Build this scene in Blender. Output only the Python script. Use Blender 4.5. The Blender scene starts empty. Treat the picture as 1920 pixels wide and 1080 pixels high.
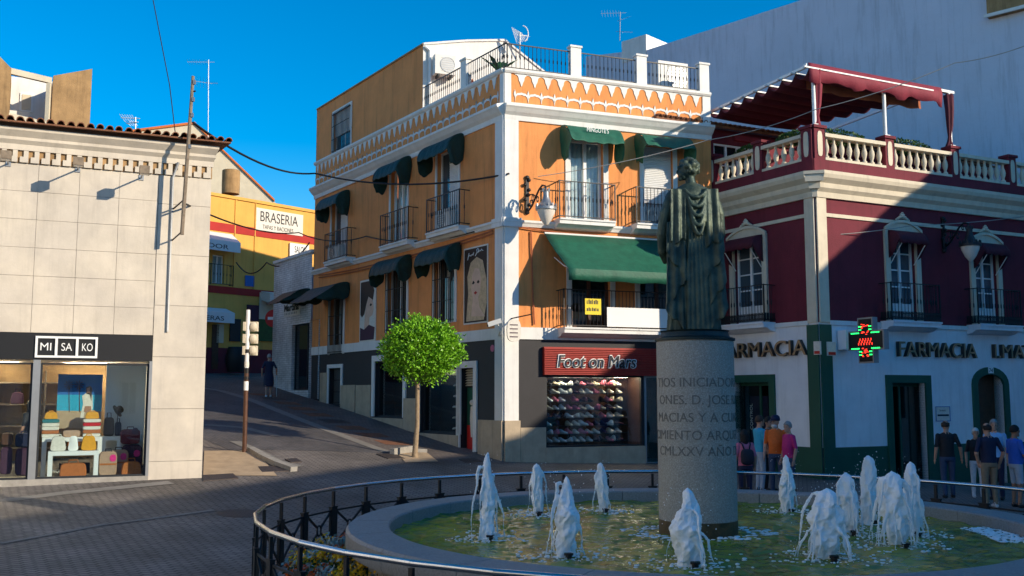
import bpy, bmesh, math, random
import numpy as np
from mathutils import Vector, Matrix, noise
rnd = random.Random(7)
sc = bpy.context.scene
C = sc.collection
# ------------------------------------------------------------ camera
FPX = 1867.0
PITCH = math.atan(200/FPX); cp, sp = math.cos(PITCH), math.sin(PITCH)
CZ = 2.34
cam_d = bpy.data.cameras.new('camera'); cam = bpy.data.objects.new('camera', cam_d); C.objects.link(cam)
cam.location = (0, 0, CZ); cam.rotation_euler = (math.pi/2 + PITCH, 0, 0)
cam_d.sensor_width = 36; cam_d.lens = 36*FPX/1920; cam_d.clip_start = .1; cam_d.clip_end = 2000
sc.camera = cam
sc.render.resolution_x = 1024; sc.render.resolution_y = 576
# ------------------------------------------------------------ sky and sun
SUNH = Vector((.885, -.465)); TANE = .352
ELEV = math.atan(TANE)
world = bpy.data.worlds.new('World'); sc.world = world; world.use_nodes = True
wn = world.node_tree.nodes; wl = world.node_tree.links
bg = wn['Background']
sky = wn.new('ShaderNodeTexSky'); sky.sky_type = 'NISHITA'; sky.sun_disc = False
sky.sun_elevation = ELEV
sky.sun_rotation = math.atan2(SUNH.x, SUNH.y)
sky.air_density = 1.0; sky.dust_density = .2; sky.ozone_density = 3.0
hs = wn.new('ShaderNodeHueSaturation'); hs.inputs['Saturation'].default_value = 1.55
wl.new(sky.outputs[0], hs.inputs['Color']); wl.new(hs.outputs[0], bg.inputs['Color'])
bg.inputs['Strength'].default_value = .094
sun_d = bpy.data.lights.new('sun', 'SUN'); sun = bpy.data.objects.new('sun', sun_d); C.objects.link(sun)
sun_d.energy = 2.85; sun_d.angle = math.radians(.5); sun_d.color = (1, .86, .66)
sdir = Vector((SUNH.x, SUNH.y, TANE)).normalized()
sun.rotation_euler = sdir.to_track_quat('Z', 'Y').to_euler(); sun.location = sdir*60
vs = sc.view_settings; vs.view_transform = 'Standard'; vs.look = 'None'; vs.exposure = 0.98; vs.gamma = 1
sc.render.engine = 'CYCLES'

# ------------------------------------------------------------ pixel helpers
def ray(px, py):
    a = (px-960)/FPX; b = -(py-540)/FPX
    return Vector((a, cp - sp*b, sp + cp*b))
CAMP = Vector((0, 0, CZ))
def at_y(px, py, Y): r = ray(px, py); return CAMP + r*(Y/r.y)
def at_z(px, py, z): r = ray(px, py); return CAMP + r*((z-CZ)/r.z)
# ------------------------------------------------------------ ground height
GP = [(-.22,28,.5),(-7.43,39,2.07),(-8.3,40.4,2.25),(-3.83,33.5,1.28),(5.2,30,.3),(8.34,27,.09),(12.8,29.2,-.18),(16,30.8,-.33),
 (9.3,22,0),(6,21,0),(-6.76,22,.54),(-10.3,20.4,.48),(-14,18.8,.42),(-6.55,24.6,.86),(-9.4,37.5,2.2),(-14.5,48,3.36),(-10.5,52.6,3.46),
 (-10.5,31,1.6),(-6,8,.05),(-8,14,.2),(0,0,0),(10,5,0),(-12,5,.1),(0,70,4.5),(-22,60,4.2),(30,40,-.8),(30,10,-.3),(-25,20,.6),(-25,40,2.6),
 (25,60,1),(40,0,-.2),(-40,0,.2),(0,-40,0),(-40,70,4.5),(50,70,1)]
for k in range(10):
    for rr in (2., 6.2): GP.append((2.42+rr*math.cos(k*.628), 13+rr*math.sin(k*.628), 0))
_A = np.array(GP); _n = len(GP)
def _tps(d2): return np.where(d2 > 1e-9, d2*np.log(d2+1e-12), 0)
_d2 = ((_A[:, None, :2]-_A[None, :, :2])**2).sum(-1)
_K = np.zeros((_n+3, _n+3)); _K[:_n, :_n] = _tps(_d2)+np.eye(_n)*.5; _K[:_n, _n] = 1; _K[:_n, n1:=_n+1] = _A[:, 0]; _K[:_n, _n+2] = _A[:, 1]
_K[_n:, :_n] = _K[:_n, _n:].T
_W = np.linalg.solve(_K, np.concatenate([_A[:, 2], [0, 0, 0]]))
def gz(x, y):
    d2 = (_A[:, 0]-x)**2+(_A[:, 1]-y)**2
    return float(_W[:_n]@_tps(d2)+_W[_n]+_W[_n+1]*x+_W[_n+2]*y)
def gpt(px, py, off=0):
    r = ray(px, py); r = r/r.y; Y = 6.
    while Y < 90 and CZ+r.z*Y > gz(r.x*Y, Y): Y += .1
    a, b = Y-.1, Y
    for _ in range(16):
        m = (a+b)/2
        if CZ+r.z*m > gz(r.x*m, m): a = m
        else: b = m
    return Vector((r.x*b, b, gz(r.x*b, b)+off))
# ------------------------------------------------------------ materials
MATS = {}
def mat(name, col, rough=.8, metal=0., var=.12, scale=2., bump=0., bscale=40., streak=0., spec=.4, trans=0., emit=None, es=0., sss=0., col2=None, coat=0.):
    m = bpy.data.materials.new(name); m.use_nodes = True; MATS[name] = m
    nt = m.node_tree; N = nt.nodes; L = nt.links; b = N['Principled BSDF']
    b.inputs['Roughness'].default_value = rough; b.inputs['Metallic'].default_value = metal
    b.inputs['Specular IOR Level'].default_value = spec; b.inputs['Transmission Weight'].default_value = trans
    if coat: b.inputs['Coat Weight'].default_value = coat
    if sss: b.inputs['Subsurface Weight'].default_value = sss; b.inputs['Subsurface Radius'].default_value = (.05,.05,.05)
    c4 = (*col, 1); b.inputs['Base Color'].default_value = c4
    if emit: b.inputs['Emission Color'].default_value = (*emit, 1); b.inputs['Emission Strength'].default_value = es
    geo = N.new('ShaderNodeNewGeometry')
    if var or streak:
        n1 = N.new('ShaderNodeTexNoise'); n1.inputs['Scale'].default_value = scale; n1.inputs['Detail'].default_value = 6; n1.inputs['Roughness'].default_value = .65
        L.new(geo.outputs['Position'], n1.inputs['Vector'])
        r = N.new('ShaderNodeMapRange'); r.inputs[1].default_value = .3; r.inputs[2].default_value = .7; r.inputs[3].default_value = 1-var; r.inputs[4].default_value = 1+var
        L.new(n1.outputs[0], r.inputs[0]); fac = r.outputs[0]
        if streak:
            mp = N.new('ShaderNodeMapping'); mp.inputs['Scale'].default_value = (2.6, 2.6, .22); L.new(geo.outputs['Position'], mp.inputs[0])
            n2 = N.new('ShaderNodeTexNoise'); n2.inputs['Scale'].default_value = 1.6; n2.inputs['Detail'].default_value = 8; n2.inputs['Roughness'].default_value = .7; L.new(mp.outputs[0], n2.inputs['Vector'])
            r2 = N.new('ShaderNodeMapRange'); r2.inputs[1].default_value = .5; r2.inputs[2].default_value = .75; r2.inputs[3].default_value = 1; r2.inputs[4].default_value = 1-streak
            L.new(n2.outputs[0], r2.inputs[0])
            mm = N.new('ShaderNodeMath'); mm.operation = 'MULTIPLY'; L.new(fac, mm.inputs[0]); L.new(r2.outputs[0], mm.inputs[1]); fac = mm.outputs[0]
        mx = N.new('ShaderNodeMix'); mx.data_type = 'RGBA'; mx.blend_type = 'MULTIPLY'; mx.inputs[0].default_value = 1
        mx.inputs[6].default_value = c4
        if col2:
            m2 = N.new('ShaderNodeMix'); m2.data_type = 'RGBA'; m2.inputs[6].default_value = c4; m2.inputs[7].default_value = (*col2, 1)
            n3 = N.new('ShaderNodeTexNoise'); n3.inputs['Scale'].default_value = scale*.6; n3.inputs['Detail'].default_value = 5; L.new(geo.outputs['Position'], n3.inputs['Vector'])
            r3 = N.new('ShaderNodeMapRange'); r3.inputs[1].default_value = .42; r3.inputs[2].default_value = .62; L.new(n3.outputs[0], r3.inputs[0]); L.new(r3.outputs[0], m2.inputs[0])
            L.new(m2.outputs[2], mx.inputs[6])
        cb = N.new('ShaderNodeCombineColor')
        for i in range(3): L.new(fac, cb.inputs[i])
        L.new(cb.outputs[0], mx.inputs[7]); L.new(mx.outputs[2], b.inputs['Base Color'])
    if bump:
        nb = N.new('ShaderNodeTexNoise'); nb.inputs['Scale'].default_value = bscale; nb.inputs['Detail'].default_value = 5; L.new(geo.outputs['Position'], nb.inputs['Vector'])
        bp = N.new('ShaderNodeBump'); bp.inputs['Strength'].default_value = bump; bp.inputs['Distance'].default_value = .03; L.new(nb.outputs[0], bp.inputs['Height']); L.new(bp.outputs[0], b.inputs['Normal'])
    return m
def brick_mat(name, c1, c2, cm, sx, sy, rot=0., mortar=.012, rough=.75, axes='XY', bump=.4, offset=.5):
    m = bpy.data.materials.new(name); m.use_nodes = True; MATS[name] = m
    nt = m.node_tree; N = nt.nodes; L = nt.links; b = N['Principled BSDF']; b.inputs['Roughness'].default_value = rough
    geo = N.new('ShaderNodeNewGeometry'); mp = N.new('ShaderNodeMapping'); mp.inputs['Rotation'].default_value = (0, 0, rot)
    L.new(geo.outputs['Position'], mp.inputs[0]); src = mp.outputs[0]
    if axes != 'XY':
        sx_ = N.new('ShaderNodeSeparateXYZ'); cx_ = N.new('ShaderNodeCombineXYZ'); L.new(src, sx_.inputs[0]); L.new(sx_.outputs[0], cx_.inputs[0]); L.new(sx_.outputs[2], cx_.inputs[1]); src = cx_.outputs[0]
    bt = N.new('ShaderNodeTexBrick'); bt.inputs['Color1'].default_value = (*c1, 1); bt.inputs['Color2'].default_value = (*c2, 1); bt.inputs['Mortar'].default_value = (*cm, 1)
    bt.inputs['Scale'].default_value = 1; bt.inputs['Brick Width'].default_value = sx; bt.inputs['Row Height'].default_value = sy; bt.inputs['Mortar Size'].default_value = mortar; bt.offset = offset
    L.new(src, bt.inputs['Vector'])
    n1 = N.new('ShaderNodeTexNoise'); n1.inputs['Scale'].default_value = .9; n1.inputs['Detail'].default_value = 8; n1.inputs['Roughness'].default_value = .7; L.new(geo.outputs['Position'], n1.inputs['Vector'])
    r = N.new('ShaderNodeMapRange'); r.inputs[1].default_value = .3; r.inputs[2].default_value = .7; r.inputs[3].default_value = .7; r.inputs[4].default_value = 1.3; L.new(n1.outputs[0], r.inputs[0])
    cb = N.new('ShaderNodeCombineColor')
    for i in range(3): L.new(r.outputs[0], cb.inputs[i])
    mx = N.new('ShaderNodeMix'); mx.data_type = 'RGBA'; mx.blend_type = 'MULTIPLY'; mx.inputs[0].default_value = 1
    L.new(bt.outputs[0], mx.inputs[6]); L.new(cb.outputs[0], mx.inputs[7]); L.new(mx.outputs[2], b.inputs['Base Color'])
    n4 = N.new('ShaderNodeTexNoise'); n4.inputs['Scale'].default_value = .22; n4.inputs['Detail'].default_value = 10; n4.inputs['Roughness'].default_value = .75; L.new(geo.outputs['Position'], n4.inputs['Vector'])
    r4 = N.new('ShaderNodeMapRange'); r4.inputs[1].default_value = .38; r4.inputs[2].default_value = .62; r4.inputs[3].default_value = .6; r4.inputs[4].default_value = 1.2; L.new(n4.outputs[0], r4.inputs[0])
    mu = N.new('ShaderNodeMath'); mu.operation = 'MULTIPLY'; L.new(r.outputs[0], mu.inputs[0]); L.new(r4.outputs[0], mu.inputs[1])
    for i in range(3): L.new(mu.outputs[0], cb.inputs[i])
    bp = N.new('ShaderNodeBump'); bp.inputs['Strength'].default_value = bump; bp.inputs['Distance'].default_value = .02; bp.invert = True
    L.new(bt.outputs['Fac'], bp.inputs['Height']); L.new(bp.outputs[0], b.inputs['Normal'])
    return m
def glass_mat(name, tint=(.9,.95,.95), refl=.12):
    m = bpy.data.materials.new(name); m.use_nodes = True; MATS[name] = m
    nt = m.node_tree; N = nt.nodes; L = nt.links
    for n in list(N):
        if n.type == 'BSDF_PRINCIPLED': N.remove(n)
    t = N.new('ShaderNodeBsdfTransparent'); t.inputs[0].default_value = (*tint, 1)
    g = N.new('ShaderNodeBsdfGlossy'); g.inputs['Roughness'].default_value = .02
    lw = N.new('ShaderNodeLayerWeight'); lw.inputs[0].default_value = .5
    pw = N.new('ShaderNodeMath'); pw.operation = 'POWER'; pw.inputs[1].default_value = 4; L.new(lw.outputs['Facing'], pw.inputs[0])
    ad = N.new('ShaderNodeMath'); ad.operation = 'MULTIPLY_ADD'; ad.inputs[1].default_value = .6; ad.inputs[2].default_value = refl*.5; L.new(pw.outputs[0], ad.inputs[0])
    mx = N.new('ShaderNodeMixShader'); L.new(ad.outputs[0], mx.inputs[0]); L.new(t.outputs[0], mx.inputs[1]); L.new(g.outputs[0], mx.inputs[2])
    L.new(mx.outputs[0], N['Material Output'].inputs[0])
    return m
mat('orange', (.77,.292,.090), .85, var=.10, scale=1.2, bump=.25, bscale=45, streak=.34)
mat('white', (.74,.73,.70), .7, var=.07, scale=2, bump=.08, streak=.16)
mat('white_clean', (.80,.80,.78), .5, var=.03)
mat('cream', (.66,.58,.44), .75, var=.08, scale=3, bump=.1, streak=.2)
mat('maroon', (.155,.016,.030), .8, var=.14, scale=1.5, bump=.3, bscale=50, streak=.3)
mat('white_wall', (.80,.81,.83), .8, var=.07, scale=1.2, bump=.15, streak=.16)
mat('green_paint', (.010,.085,.055), .55, var=.1, bump=.1)
mat('green_cloth', (.014,.11,.065), .6, var=.22, scale=4, bump=.3, bscale=14)
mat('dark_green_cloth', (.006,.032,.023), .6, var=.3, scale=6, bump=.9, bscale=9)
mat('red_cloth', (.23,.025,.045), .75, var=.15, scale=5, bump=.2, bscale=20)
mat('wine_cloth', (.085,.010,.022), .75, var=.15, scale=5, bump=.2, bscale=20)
mat('dark_panel', (.019,.018,.022), .6, var=.15, scale=2, bump=.1)
mat('stone_plinth', (.43,.34,.235), .6, var=.14, scale=3, bump=.1, streak=.25)
mat('granite', (.33,.30,.26), .7, var=.35, scale=90, bump=.15, bscale=80, col2=(.42,.39,.34))
mat('rim_granite', (.29,.275,.26), .6, var=.25, scale=40, bump=.12, bscale=70, streak=.1)
mat('stone_panel', (.60,.53,.43), .65, var=.10, scale=1.8, bump=.06, bscale=30, streak=.18, col2=(.54,.48,.40))
mat('poster_blond', (.56,.40,.24), .6, var=.25, scale=9); mat('poster_skin', (.66,.45,.33), .6, var=.12, scale=5)
mat('iron', (.012,.012,.013), .45, var=.1, bump=.05)
mat('dark_iron', (.018,.020,.024), .5, var=.15)
mat('steel', (.62,.62,.63), .22, metal=1, var=.05)
mat('grey_metal', (.32,.33,.34), .45, metal=.6, var=.1)
mat('dark_glass', (.012,.016,.02), .04, var=0, spec=.6)
mat('blue_glass', (.05,.075,.10), .05, var=0, spec=.7)
mat('curtain', (.62,.63,.64), .9, var=.12, scale=9)
mat('shutter', (.74,.74,.73), .55, var=.04)
mat('black', (.01,.01,.011), .5, var=.05)
mat('black_gloss', (.008,.008,.01), .2, var=.0)
mat('roof_tile', (.20,.085,.045), .85, var=.35, scale=5, bump=.3, bscale=30)
mat('orange_tile', (.62,.16,.035), .8, var=.2, scale=8, bump=.2)
mat('yellow_wall', (.72,.39,.085), .85, var=.08, scale=1., bump=.2, streak=.15)
mat('red_stripe', (.40,.025,.02), .8, var=.1)
mat('tan_wall', (.36,.22,.10), .9, var=.3, scale=1.5, bump=.3, streak=.45)
mat('pale_wall', (.64,.56,.42), .85, var=.08, bump=.15, streak=.1)
mat('lavender_wall', (.62,.64,.74), .85, var=.06, scale=.5, bump=.3, bscale=6, streak=.28)
mat('wood', (.085,.035,.018), .55, var=.3, scale=8, bump=.15)
mat('pole_wood', (.22,.17,.12), .8, var=.3, scale=8, bump=.2)
mat('red_slat', (.33,.022,.014), .5, var=.12, scale=6)
mat('red_bright', (.55,.02,.015), .5, var=.03)
mat('yellow_sign', (.80,.62,.02), .6, var=.02)
mat('bronze', (.032,.058,.047), .5, metal=.3, var=.35, scale=7, bump=.35, bscale=30, streak=.2, col2=(.085,.11,.075))
mat('bronze_dark', (.022,.035,.035), .45, metal=.5, var=.3, scale=6, bump=.2)
mat('gold_letter', (.34,.235,.13), .4, metal=.35, var=.08)
mat('letter_side', (.05,.04,.035), .6)
mat('foam', (.98,.985,.99), .5, var=.02, scale=25, bump=.25, bscale=160, sss=0., spec=.3)
mat('nozzle', (.008,.007,.008), .5)
mat('soil', (.035,.024,.016), .95, var=.4, scale=12, bump=.6)
mat('leaf', (.17,.40,.014), .42, var=.35, scale=6, spec=.4)
mat('leaf_dark', (.03,.085,.014), .5, var=.3, scale=8)
mat('silver_leaf', (.36,.42,.38), .7, var=.2, scale=20)
mat('yellow_flower', (.78,.45,.01), .7, var=.15, scale=20)
mat('orange_flower', (.60,.09,.006), .7, var=.2, scale=20)
mat('bark', (.30,.22,.14), .9, var=.25, scale=14, bump=.5, bscale=25)
mat('tan_pave', (.42,.31,.20), .85, var=.2, scale=3, bump=.3, bscale=60)
mat('pale_pave', (.22,.205,.185), .8, var=.15, scale=4, bump=.2)
mat('kerb', (.30,.28,.25), .8, var=.2, scale=6, bump=.2)
mat('manhole', (.07,.055,.05), .6, metal=.3, var=.3, scale=30, bump=.5)
mat('cable', (.012,.012,.014), .6)
mat('pale_cable', (.35,.33,.30), .6)
mat('red_paint', (.55,.012,.015), .4, var=.03)
mat('lamp_glass', (.72,.66,.58), .25, var=.05, sss=.2)
mat('ac_white', (.68,.67,.63), .5, var=.05)
mat('terracotta', (.40,.12,.05), .8, var=.15)
mat('blue_sign', (.02,.13,.42), .5)
for nm, c in dict(skin=(.52,.28,.19), skin_dark=(.36,.18,.11), hair_black=(.010,.008,.008), hair_grey=(.28,.27,.26), hair_white=(.62,.60,.57), hair_brown=(.045,.025,.016),
  pink_shirt=(.62,.16,.25), turquoise_shirt=(.03,.36,.55), orange_shirt=(.68,.13,.015), magenta_shirt=(.52,.015,.16), black_shirt=(.012,.012,.016), lightblue_shirt=(.22,.45,.72),
  blue_shirt=(.02,.11,.52), navy=(.012,.016,.05), jeans=(.035,.06,.12), khaki=(.27,.19,.12), white_trousers=(.70,.72,.75), pale_jeans=(.38,.44,.52), shoe_dark=(.02,.018,.018), shoe_white=(.7,.7,.7),
  bag_tan=(.42,.13,.03), bag_wine=(.11,.008,.018), bag_white=(.70,.66,.58), bag_yellow=(.72,.33,.02), bag_dark=(.02,.018,.03), bag_pattern=(.42,.27,.18), bag_plum=(.06,.02,.045), bag_teal=(.02,.17,.19), hat=(.10,.065,.03), pink_tag=(.72,.03,.22)).items():
    mat(nm, c, .7, var=.12, scale=18, bump=.12, bscale=30)
brick_mat('plaza_paver', (.17,.147,.132), (.22,.192,.17), (.055,.048,.043), .21, .105, rot=.28, mortar=.014)
brick_mat('street_paver', (.085,.080,.082), (.115,.105,.105), (.05,.046,.046), .20, .10, rot=1.0, mortar=.008)
brick_mat('walk_paver', (.13,.105,.095), (.165,.135,.12), (.06,.05,.045), .20, .10, rot=.58, mortar=.008)
brick_mat('white_brick', (.66,.65,.64), (.70,.69,.68), (.45,.44,.43), .28, .09, rot=0, mortar=.012, axes='XZ', bump=.8)
glass_mat('shop_glass'); glass_mat('clear_glass', refl=.08)
# ------------------------------------------------------------ mesh helpers
def tag(o, label, cat, group=None):
    o['label'] = label; o['category'] = cat
    if group: o['group'] = group
    return o
def empty(name, loc, label, cat, group=None):
    o = bpy.data.objects.new(name, None); C.objects.link(o); o.location = loc; o.empty_display_size = .2
    return tag(o, label, cat, group)
def root_loc(p):
    while p.parent: p = p.parent
    return Vector(p.location)
class Fac:
    """vertical facade plane: u along it, d outward, z up"""
    def __init__(s, o, e):
        s.o = Vector((o[0], o[1])); s.e = Vector((e[0], e[1])).normalized()
        n = Vector((s.e.y, -s.e.x)); s.n = n if n.dot(-s.o) > 0 else -n
        s.right = 1 if s.e.x*s.n.y - s.e.y*s.n.x < 0 else -1   # +1 when u runs to the viewer's right
    def w(s, u, d, z): q = s.o+s.e*u+s.n*d; return Vector((q.x, q.y, z))
    def uz(s, px, py, d=0.):
        r = ray(px, py); o = s.o+s.n*d; k = (o.x*s.n.x+o.y*s.n.y)/(r.x*s.n.x+r.y*s.n.y)
        q = Vector((r.x*k, r.y*k)); return (q-s.o).dot(s.e), CZ+r.z*k
    def rect(s, x0, y0, x1, y1, d=0.):
        xm, ym = (x0+x1)/2, (y0+y1)/2
        a, b = s.uz(x0, ym, d)[0], s.uz(x1, ym, d)[0]
        return min(a, b), max(a, b), s.uz(xm, y1, d)[1], s.uz(xm, y0, d)[1]
    def rotz(s): return math.atan2(s.e.y, s.e.x)
class MB:
    def __init__(s): s.v = []; s.f = []; s.mi = []; s.cur = 0
    def add(s, vs, fs):
        k = len(s.v); s.v += [Vector(p) for p in vs]; s.f += [[i+k for i in f] for f in fs]; s.mi += [s.cur]*len(fs); return s
    def hexa(s, p): return s.add(p, [(0,1,2,3),(7,6,5,4),(0,4,5,1),(1,5,6,2),(2,6,7,3),(3,7,4,0)])
    def box(s, F, u0, u1, d0, d1, z0, z1):
        return s.hexa([F.w(u0,d0,z0),F.w(u1,d0,z0),F.w(u1,d1,z0),F.w(u0,d1,z0),F.w(u0,d0,z1),F.w(u1,d0,z1),F.w(u1,d1,z1),F.w(u0,d1,z1)])
    def cbox(s, c, size, rz=0., M=None):
        M = M or (Matrix.Translation(c) @ Matrix.Rotation(rz, 4, 'Z')); a, b, h = size[0]/2, size[1]/2, size[2]/2
        return s.hexa([M@Vector(q) for q in ((-a,-b,-h),(a,-b,-h),(a,b,-h),(-a,b,-h),(-a,-b,h),(a,-b,h),(a,b,h),(-a,b,h))])
    def beam(s, a, b, w, h):
        a, b = Vector(a), Vector(b); t = (b-a).normalized(); up = Vector((0,0,1)) if abs(t.z) < .95 else Vector((0,1,0))
        x = t.cross(up).normalized(); y = x.cross(t).normalized()
        r = lambda p: [p-x*w/2-y*h/2, p+x*w/2-y*h/2, p+x*w/2+y*h/2, p-x*w/2+y*h/2]
        return s.hexa(r(a)+r(b))
    def prism(s, F, pts, d0, d1):
        n = len(pts); vs = [F.w(u, d0, z) for u, z in pts]+[F.w(u, d1, z) for u, z in pts]
        return s.add(vs, [list(range(n)), list(range(2*n-1, n-1, -1))]+[(i, (i+1) % n, n+(i+1) % n, n+i) for i in range(n)])
    def profile(s, F, u0, u1, pts, mitre0=0., mitre1=0.):
        """extrude a (d,z) outline along u; the mitres lengthen the ends with d"""
        n = len(pts); vs = [F.w(u0-mitre0*d, d, z) for d, z in pts]+[F.w(u1+mitre1*d, d, z) for d, z in pts]
        return s.add(vs, [list(range(n)), list(range(2*n-1, n-1, -1))]+[(i, (i+1) % n, n+(i+1) % n, n+i) for i in range(n)])
    def quad(s, a, b, c, d): return s.add([a, b, c, d], [(0,1,2,3)])
    def loft(s, rings, closed=True, caps=True):
        n = len(rings[0]); vs = [p for r in rings for p in r]; fs = []
        for j in range(len(rings)-1):
            for i in range(n if closed else n-1):
                fs.append((j*n+i, j*n+(i+1) % n, (j+1)*n+(i+1) % n, (j+1)*n+i))
        if caps and closed: fs += [list(range(n))[::-1], [(len(rings)-1)*n+i for i in range(n)]]
        return s.add(vs, fs)
    def tube(s, pts, r, seg=8, caps=True):
        pts = [Vector(p) for p in pts]; n = len(pts); rr = r if isinstance(r, (list, tuple)) else [r]*n; rings = []; prev = None
        for i, p in enumerate(pts):
            t = (pts[min(i+1, n-1)]-pts[max(i-1, 0)]).normalized()
            if prev is None: x = t.orthogonal().normalized()
            else: x = (prev-t*prev.dot(t)).normalized() if (prev-t*prev.dot(t)).length > 1e-6 else t.orthogonal().normalized()
            prev = x; y = t.cross(x)
            rings.append([p+(x*math.cos(a)+y*math.sin(a))*rr[i] for a in [2*math.pi*k/seg for k in range(seg)]])
        return s.loft(rings, caps=caps)
    def lathe(s, c, prof, seg=16, a0=0., a1=None, caps=True):
        c = Vector(c); full = a1 is None; k = seg if full else seg+1; span = 2*math.pi if full else a1-a0
        rings = [[c+Vector((r*math.cos(a0+span*i/seg), r*math.sin(a0+span*i/seg), z)) for i in range(k)] for r, z in prof]
        return s.loft(rings, closed=full, caps=full and caps)
    def ball(s, c, r, seg=8, rings=6, sx=1, sy=1, sz=1, M=None):
        pr = []
        for j in range(rings+1):
            t = math.pi*j/rings; q = max(math.sin(t), .02)
            pr.append([Vector((r*sx*q*math.cos(2*math.pi*i/seg), r*sy*q*math.sin(2*math.pi*i/seg), -r*sz*math.cos(t))) for i in range(seg)])
        f = (lambda p: M@p) if M else (lambda p: Vector(c)+p)
        return s.loft([[f(p) for p in ring] for ring in pr])
    def mesh(s, name, mats, origin=Vector(), smooth=False):
        me = bpy.data.meshes.new(name); me.from_pydata([tuple(p-origin) for p in s.v], [], s.f)
        for m in (mats if isinstance(mats, (list, tuple)) else [mats]): me.materials.append(MATS[m] if isinstance(m, str) else m)
        me.polygons.foreach_set('material_index', s.mi)
        bm = bmesh.new(); bm.from_mesh(me); bmesh.ops.recalc_face_normals(bm, faces=bm.faces); bm.to_mesh(me); bm.free()
        if smooth:
            me.polygons.foreach_set('use_smooth', [True]*len(me.polygons))
            if smooth != 2: me.set_sharp_from_angle(angle=math.radians(40))
        me.update(); return me
    def build(s, name, m, parent=None, smooth=False, loc=None):
        if parent is not None: org = root_loc(parent)
        else: org = Vector(loc) if loc is not None else Vector((sum(p.x for p in s.v)/len(s.v), sum(p.y for p in s.v)/len(s.v), min(p.z for p in s.v)))
        o = bpy.data.objects.new(name, s.mesh(name, m, org, smooth)); C.objects.link(o)
        if parent is not None: o.parent = parent
        else: o.location = org
        return o
def place(name, me, loc, parent=None, rz=0., scale=None, rot=None):
    o = bpy.data.objects.new(name, me); C.objects.link(o)
    o.location = Vector(loc)-(root_loc(parent) if parent is not None else Vector())
    o.rotation_euler = rot if rot is not None else (0, 0, rz)
    if scale: o.scale = scale
    if parent is not None: o.parent = parent
    return o
def text_mesh(txt, size, depth=.01, bold=0., mats=('white_clean',), shear=0., align='LEFT', space=1.):
    cu = bpy.data.curves.new('txt', 'FONT'); cu.body = txt; cu.size = size; cu.extrude = depth; cu.offset = bold; cu.shear = shear; cu.align_x = align; cu.space_character = space
    ob = bpy.data.objects.new('txt', cu); C.objects.link(ob)
    me = bpy.data.meshes.new_from_object(ob.evaluated_get(bpy.context.evaluated_depsgraph_get()))
    bpy.data.objects.remove(ob); me.materials.clear()
    for m in mats: me.materials.append(MATS[m])
    if len(mats) > 1:
        for p in me.polygons: p.material_index = 0 if abs(p.normal.z) > .9 else 1
    return me
def text_on(name, txt, F, u, z, d, size, parent, width=None, **kw):
    """text standing on facade F, starting at its left end as seen (u is that end), baseline z"""
    me = text_mesh(txt, size, **kw)
    xs = [v.co.x for v in me.vertices]; wdt = max(xs)-min(xs)
    sx = width/wdt if width else 1
    e = F.e*F.right; M = Matrix(((e.x*sx, 0, F.n.x, 0), (e.y*sx, 0, F.n.y, 0), (0, 1, 0, 0), (0, 0, 0, 1)))
    off = -min(xs) if kw.get('align', 'LEFT') == 'LEFT' else 0
    me.transform(Matrix.Translation((off, 0, 0))); me.transform(M)
    return place(name, me, F.w(u, d, z), parent)
def struct(o): o['kind'] = 'structure'; return o
def stuff(o): o['kind'] = 'stuff'; return o
# ============================================================ setting: ground
def sheet_grid(xs, ys, off): 
    vs = [Vector((x, y, gz(x, y)+off)) for y in ys for x in xs]; n = len(xs)
    return vs, [(j*n+i, j*n+i+1, (j+1)*n+i+1, (j+1)*n+i) for j in range(len(ys)-1) for i in range(n-1)]
def frange(a, b, st): return [a+st*i for i in range(int(round((b-a)/st))+1)]
xs = [-600,-300,-150,-80]+frange(-50, 50, 1.)+[80,150,300,600]; ys = [-600,-300,-120,-60]+frange(-40, 80, 1.)+[110,200,400,800]
def gzc(x, y): return gz(max(-50, min(50, x)), max(-40, min(80, y)))
_gz0 = gz
vs_ = [Vector((x, y, gzc(x, y))) for y in ys for x in xs]; n_ = len(xs)
g = MB().add(vs_, [(j*n_+i, j*n_+i+1, (j+1)*n_+i+1, (j+1)*n_+i) for j in range(len(ys)-1) for i in range(n_-1)])
struct(g.build('plaza_ground', 'plaza_paver', smooth=2, loc=(0, 0, 0)))
def patch(name, quad, m, off, n=14, k=10):
    """a sheet on the ground between four ground corners given in picture coordinates (or world xy)"""
    q = [gpt(*c) if len(c) == 2 else Vector(c) for c in quad]; mb = MB(); vs = []
    for j in range(k+1):
        for i in range(n+1):
            s, t = i/n, j/k; p = (q[0]*(1-s)+q[1]*s)*(1-t)+(q[3]*(1-s)+q[2]*s)*t
            vs.append(Vector((p.x, p.y, gz(p.x, p.y)+off)))
    mb.add(vs, [(j*(n+1)+i, j*(n+1)+i+1, (j+1)*(n+1)+i+1, (j+1)*(n+1)+i) for j in range(k) for i in range(n)])
    return struct(mb.build(name, m, smooth=2))
def strip(name, pts, width, m, off):
    """a paving band that follows a ground line"""
    P = [gpt(*p) if len(p) == 2 else Vector(p) for p in pts]; Q = []
    for i in range(len(P)-1):
        for k in range(8): Q.append(P[i].lerp(P[i+1], k/8))
    Q.append(P[-1]); vs = []
    for i, p in enumerate(Q):
        t = (Q[min(i+1, len(Q)-1)]-Q[max(i-1, 0)]); t.z = 0; t.normalize(); nn = Vector((-t.y, t.x, 0))
        for sgn in (-.5, .5):
            q = p+nn*width*sgn; vs.append(Vector((q.x, q.y, gz(q.x, q.y)+off)))
    return struct(MB().add(vs, [(2*i, 2*i+1, 2*i+3, 2*i+2) for i in range(len(Q)-1)]).build(name, m, smooth=2))
OL = Fac((-.222, 28), (-.548, .836)); OR = Fac((-.222, 28), (.936, .351))
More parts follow.
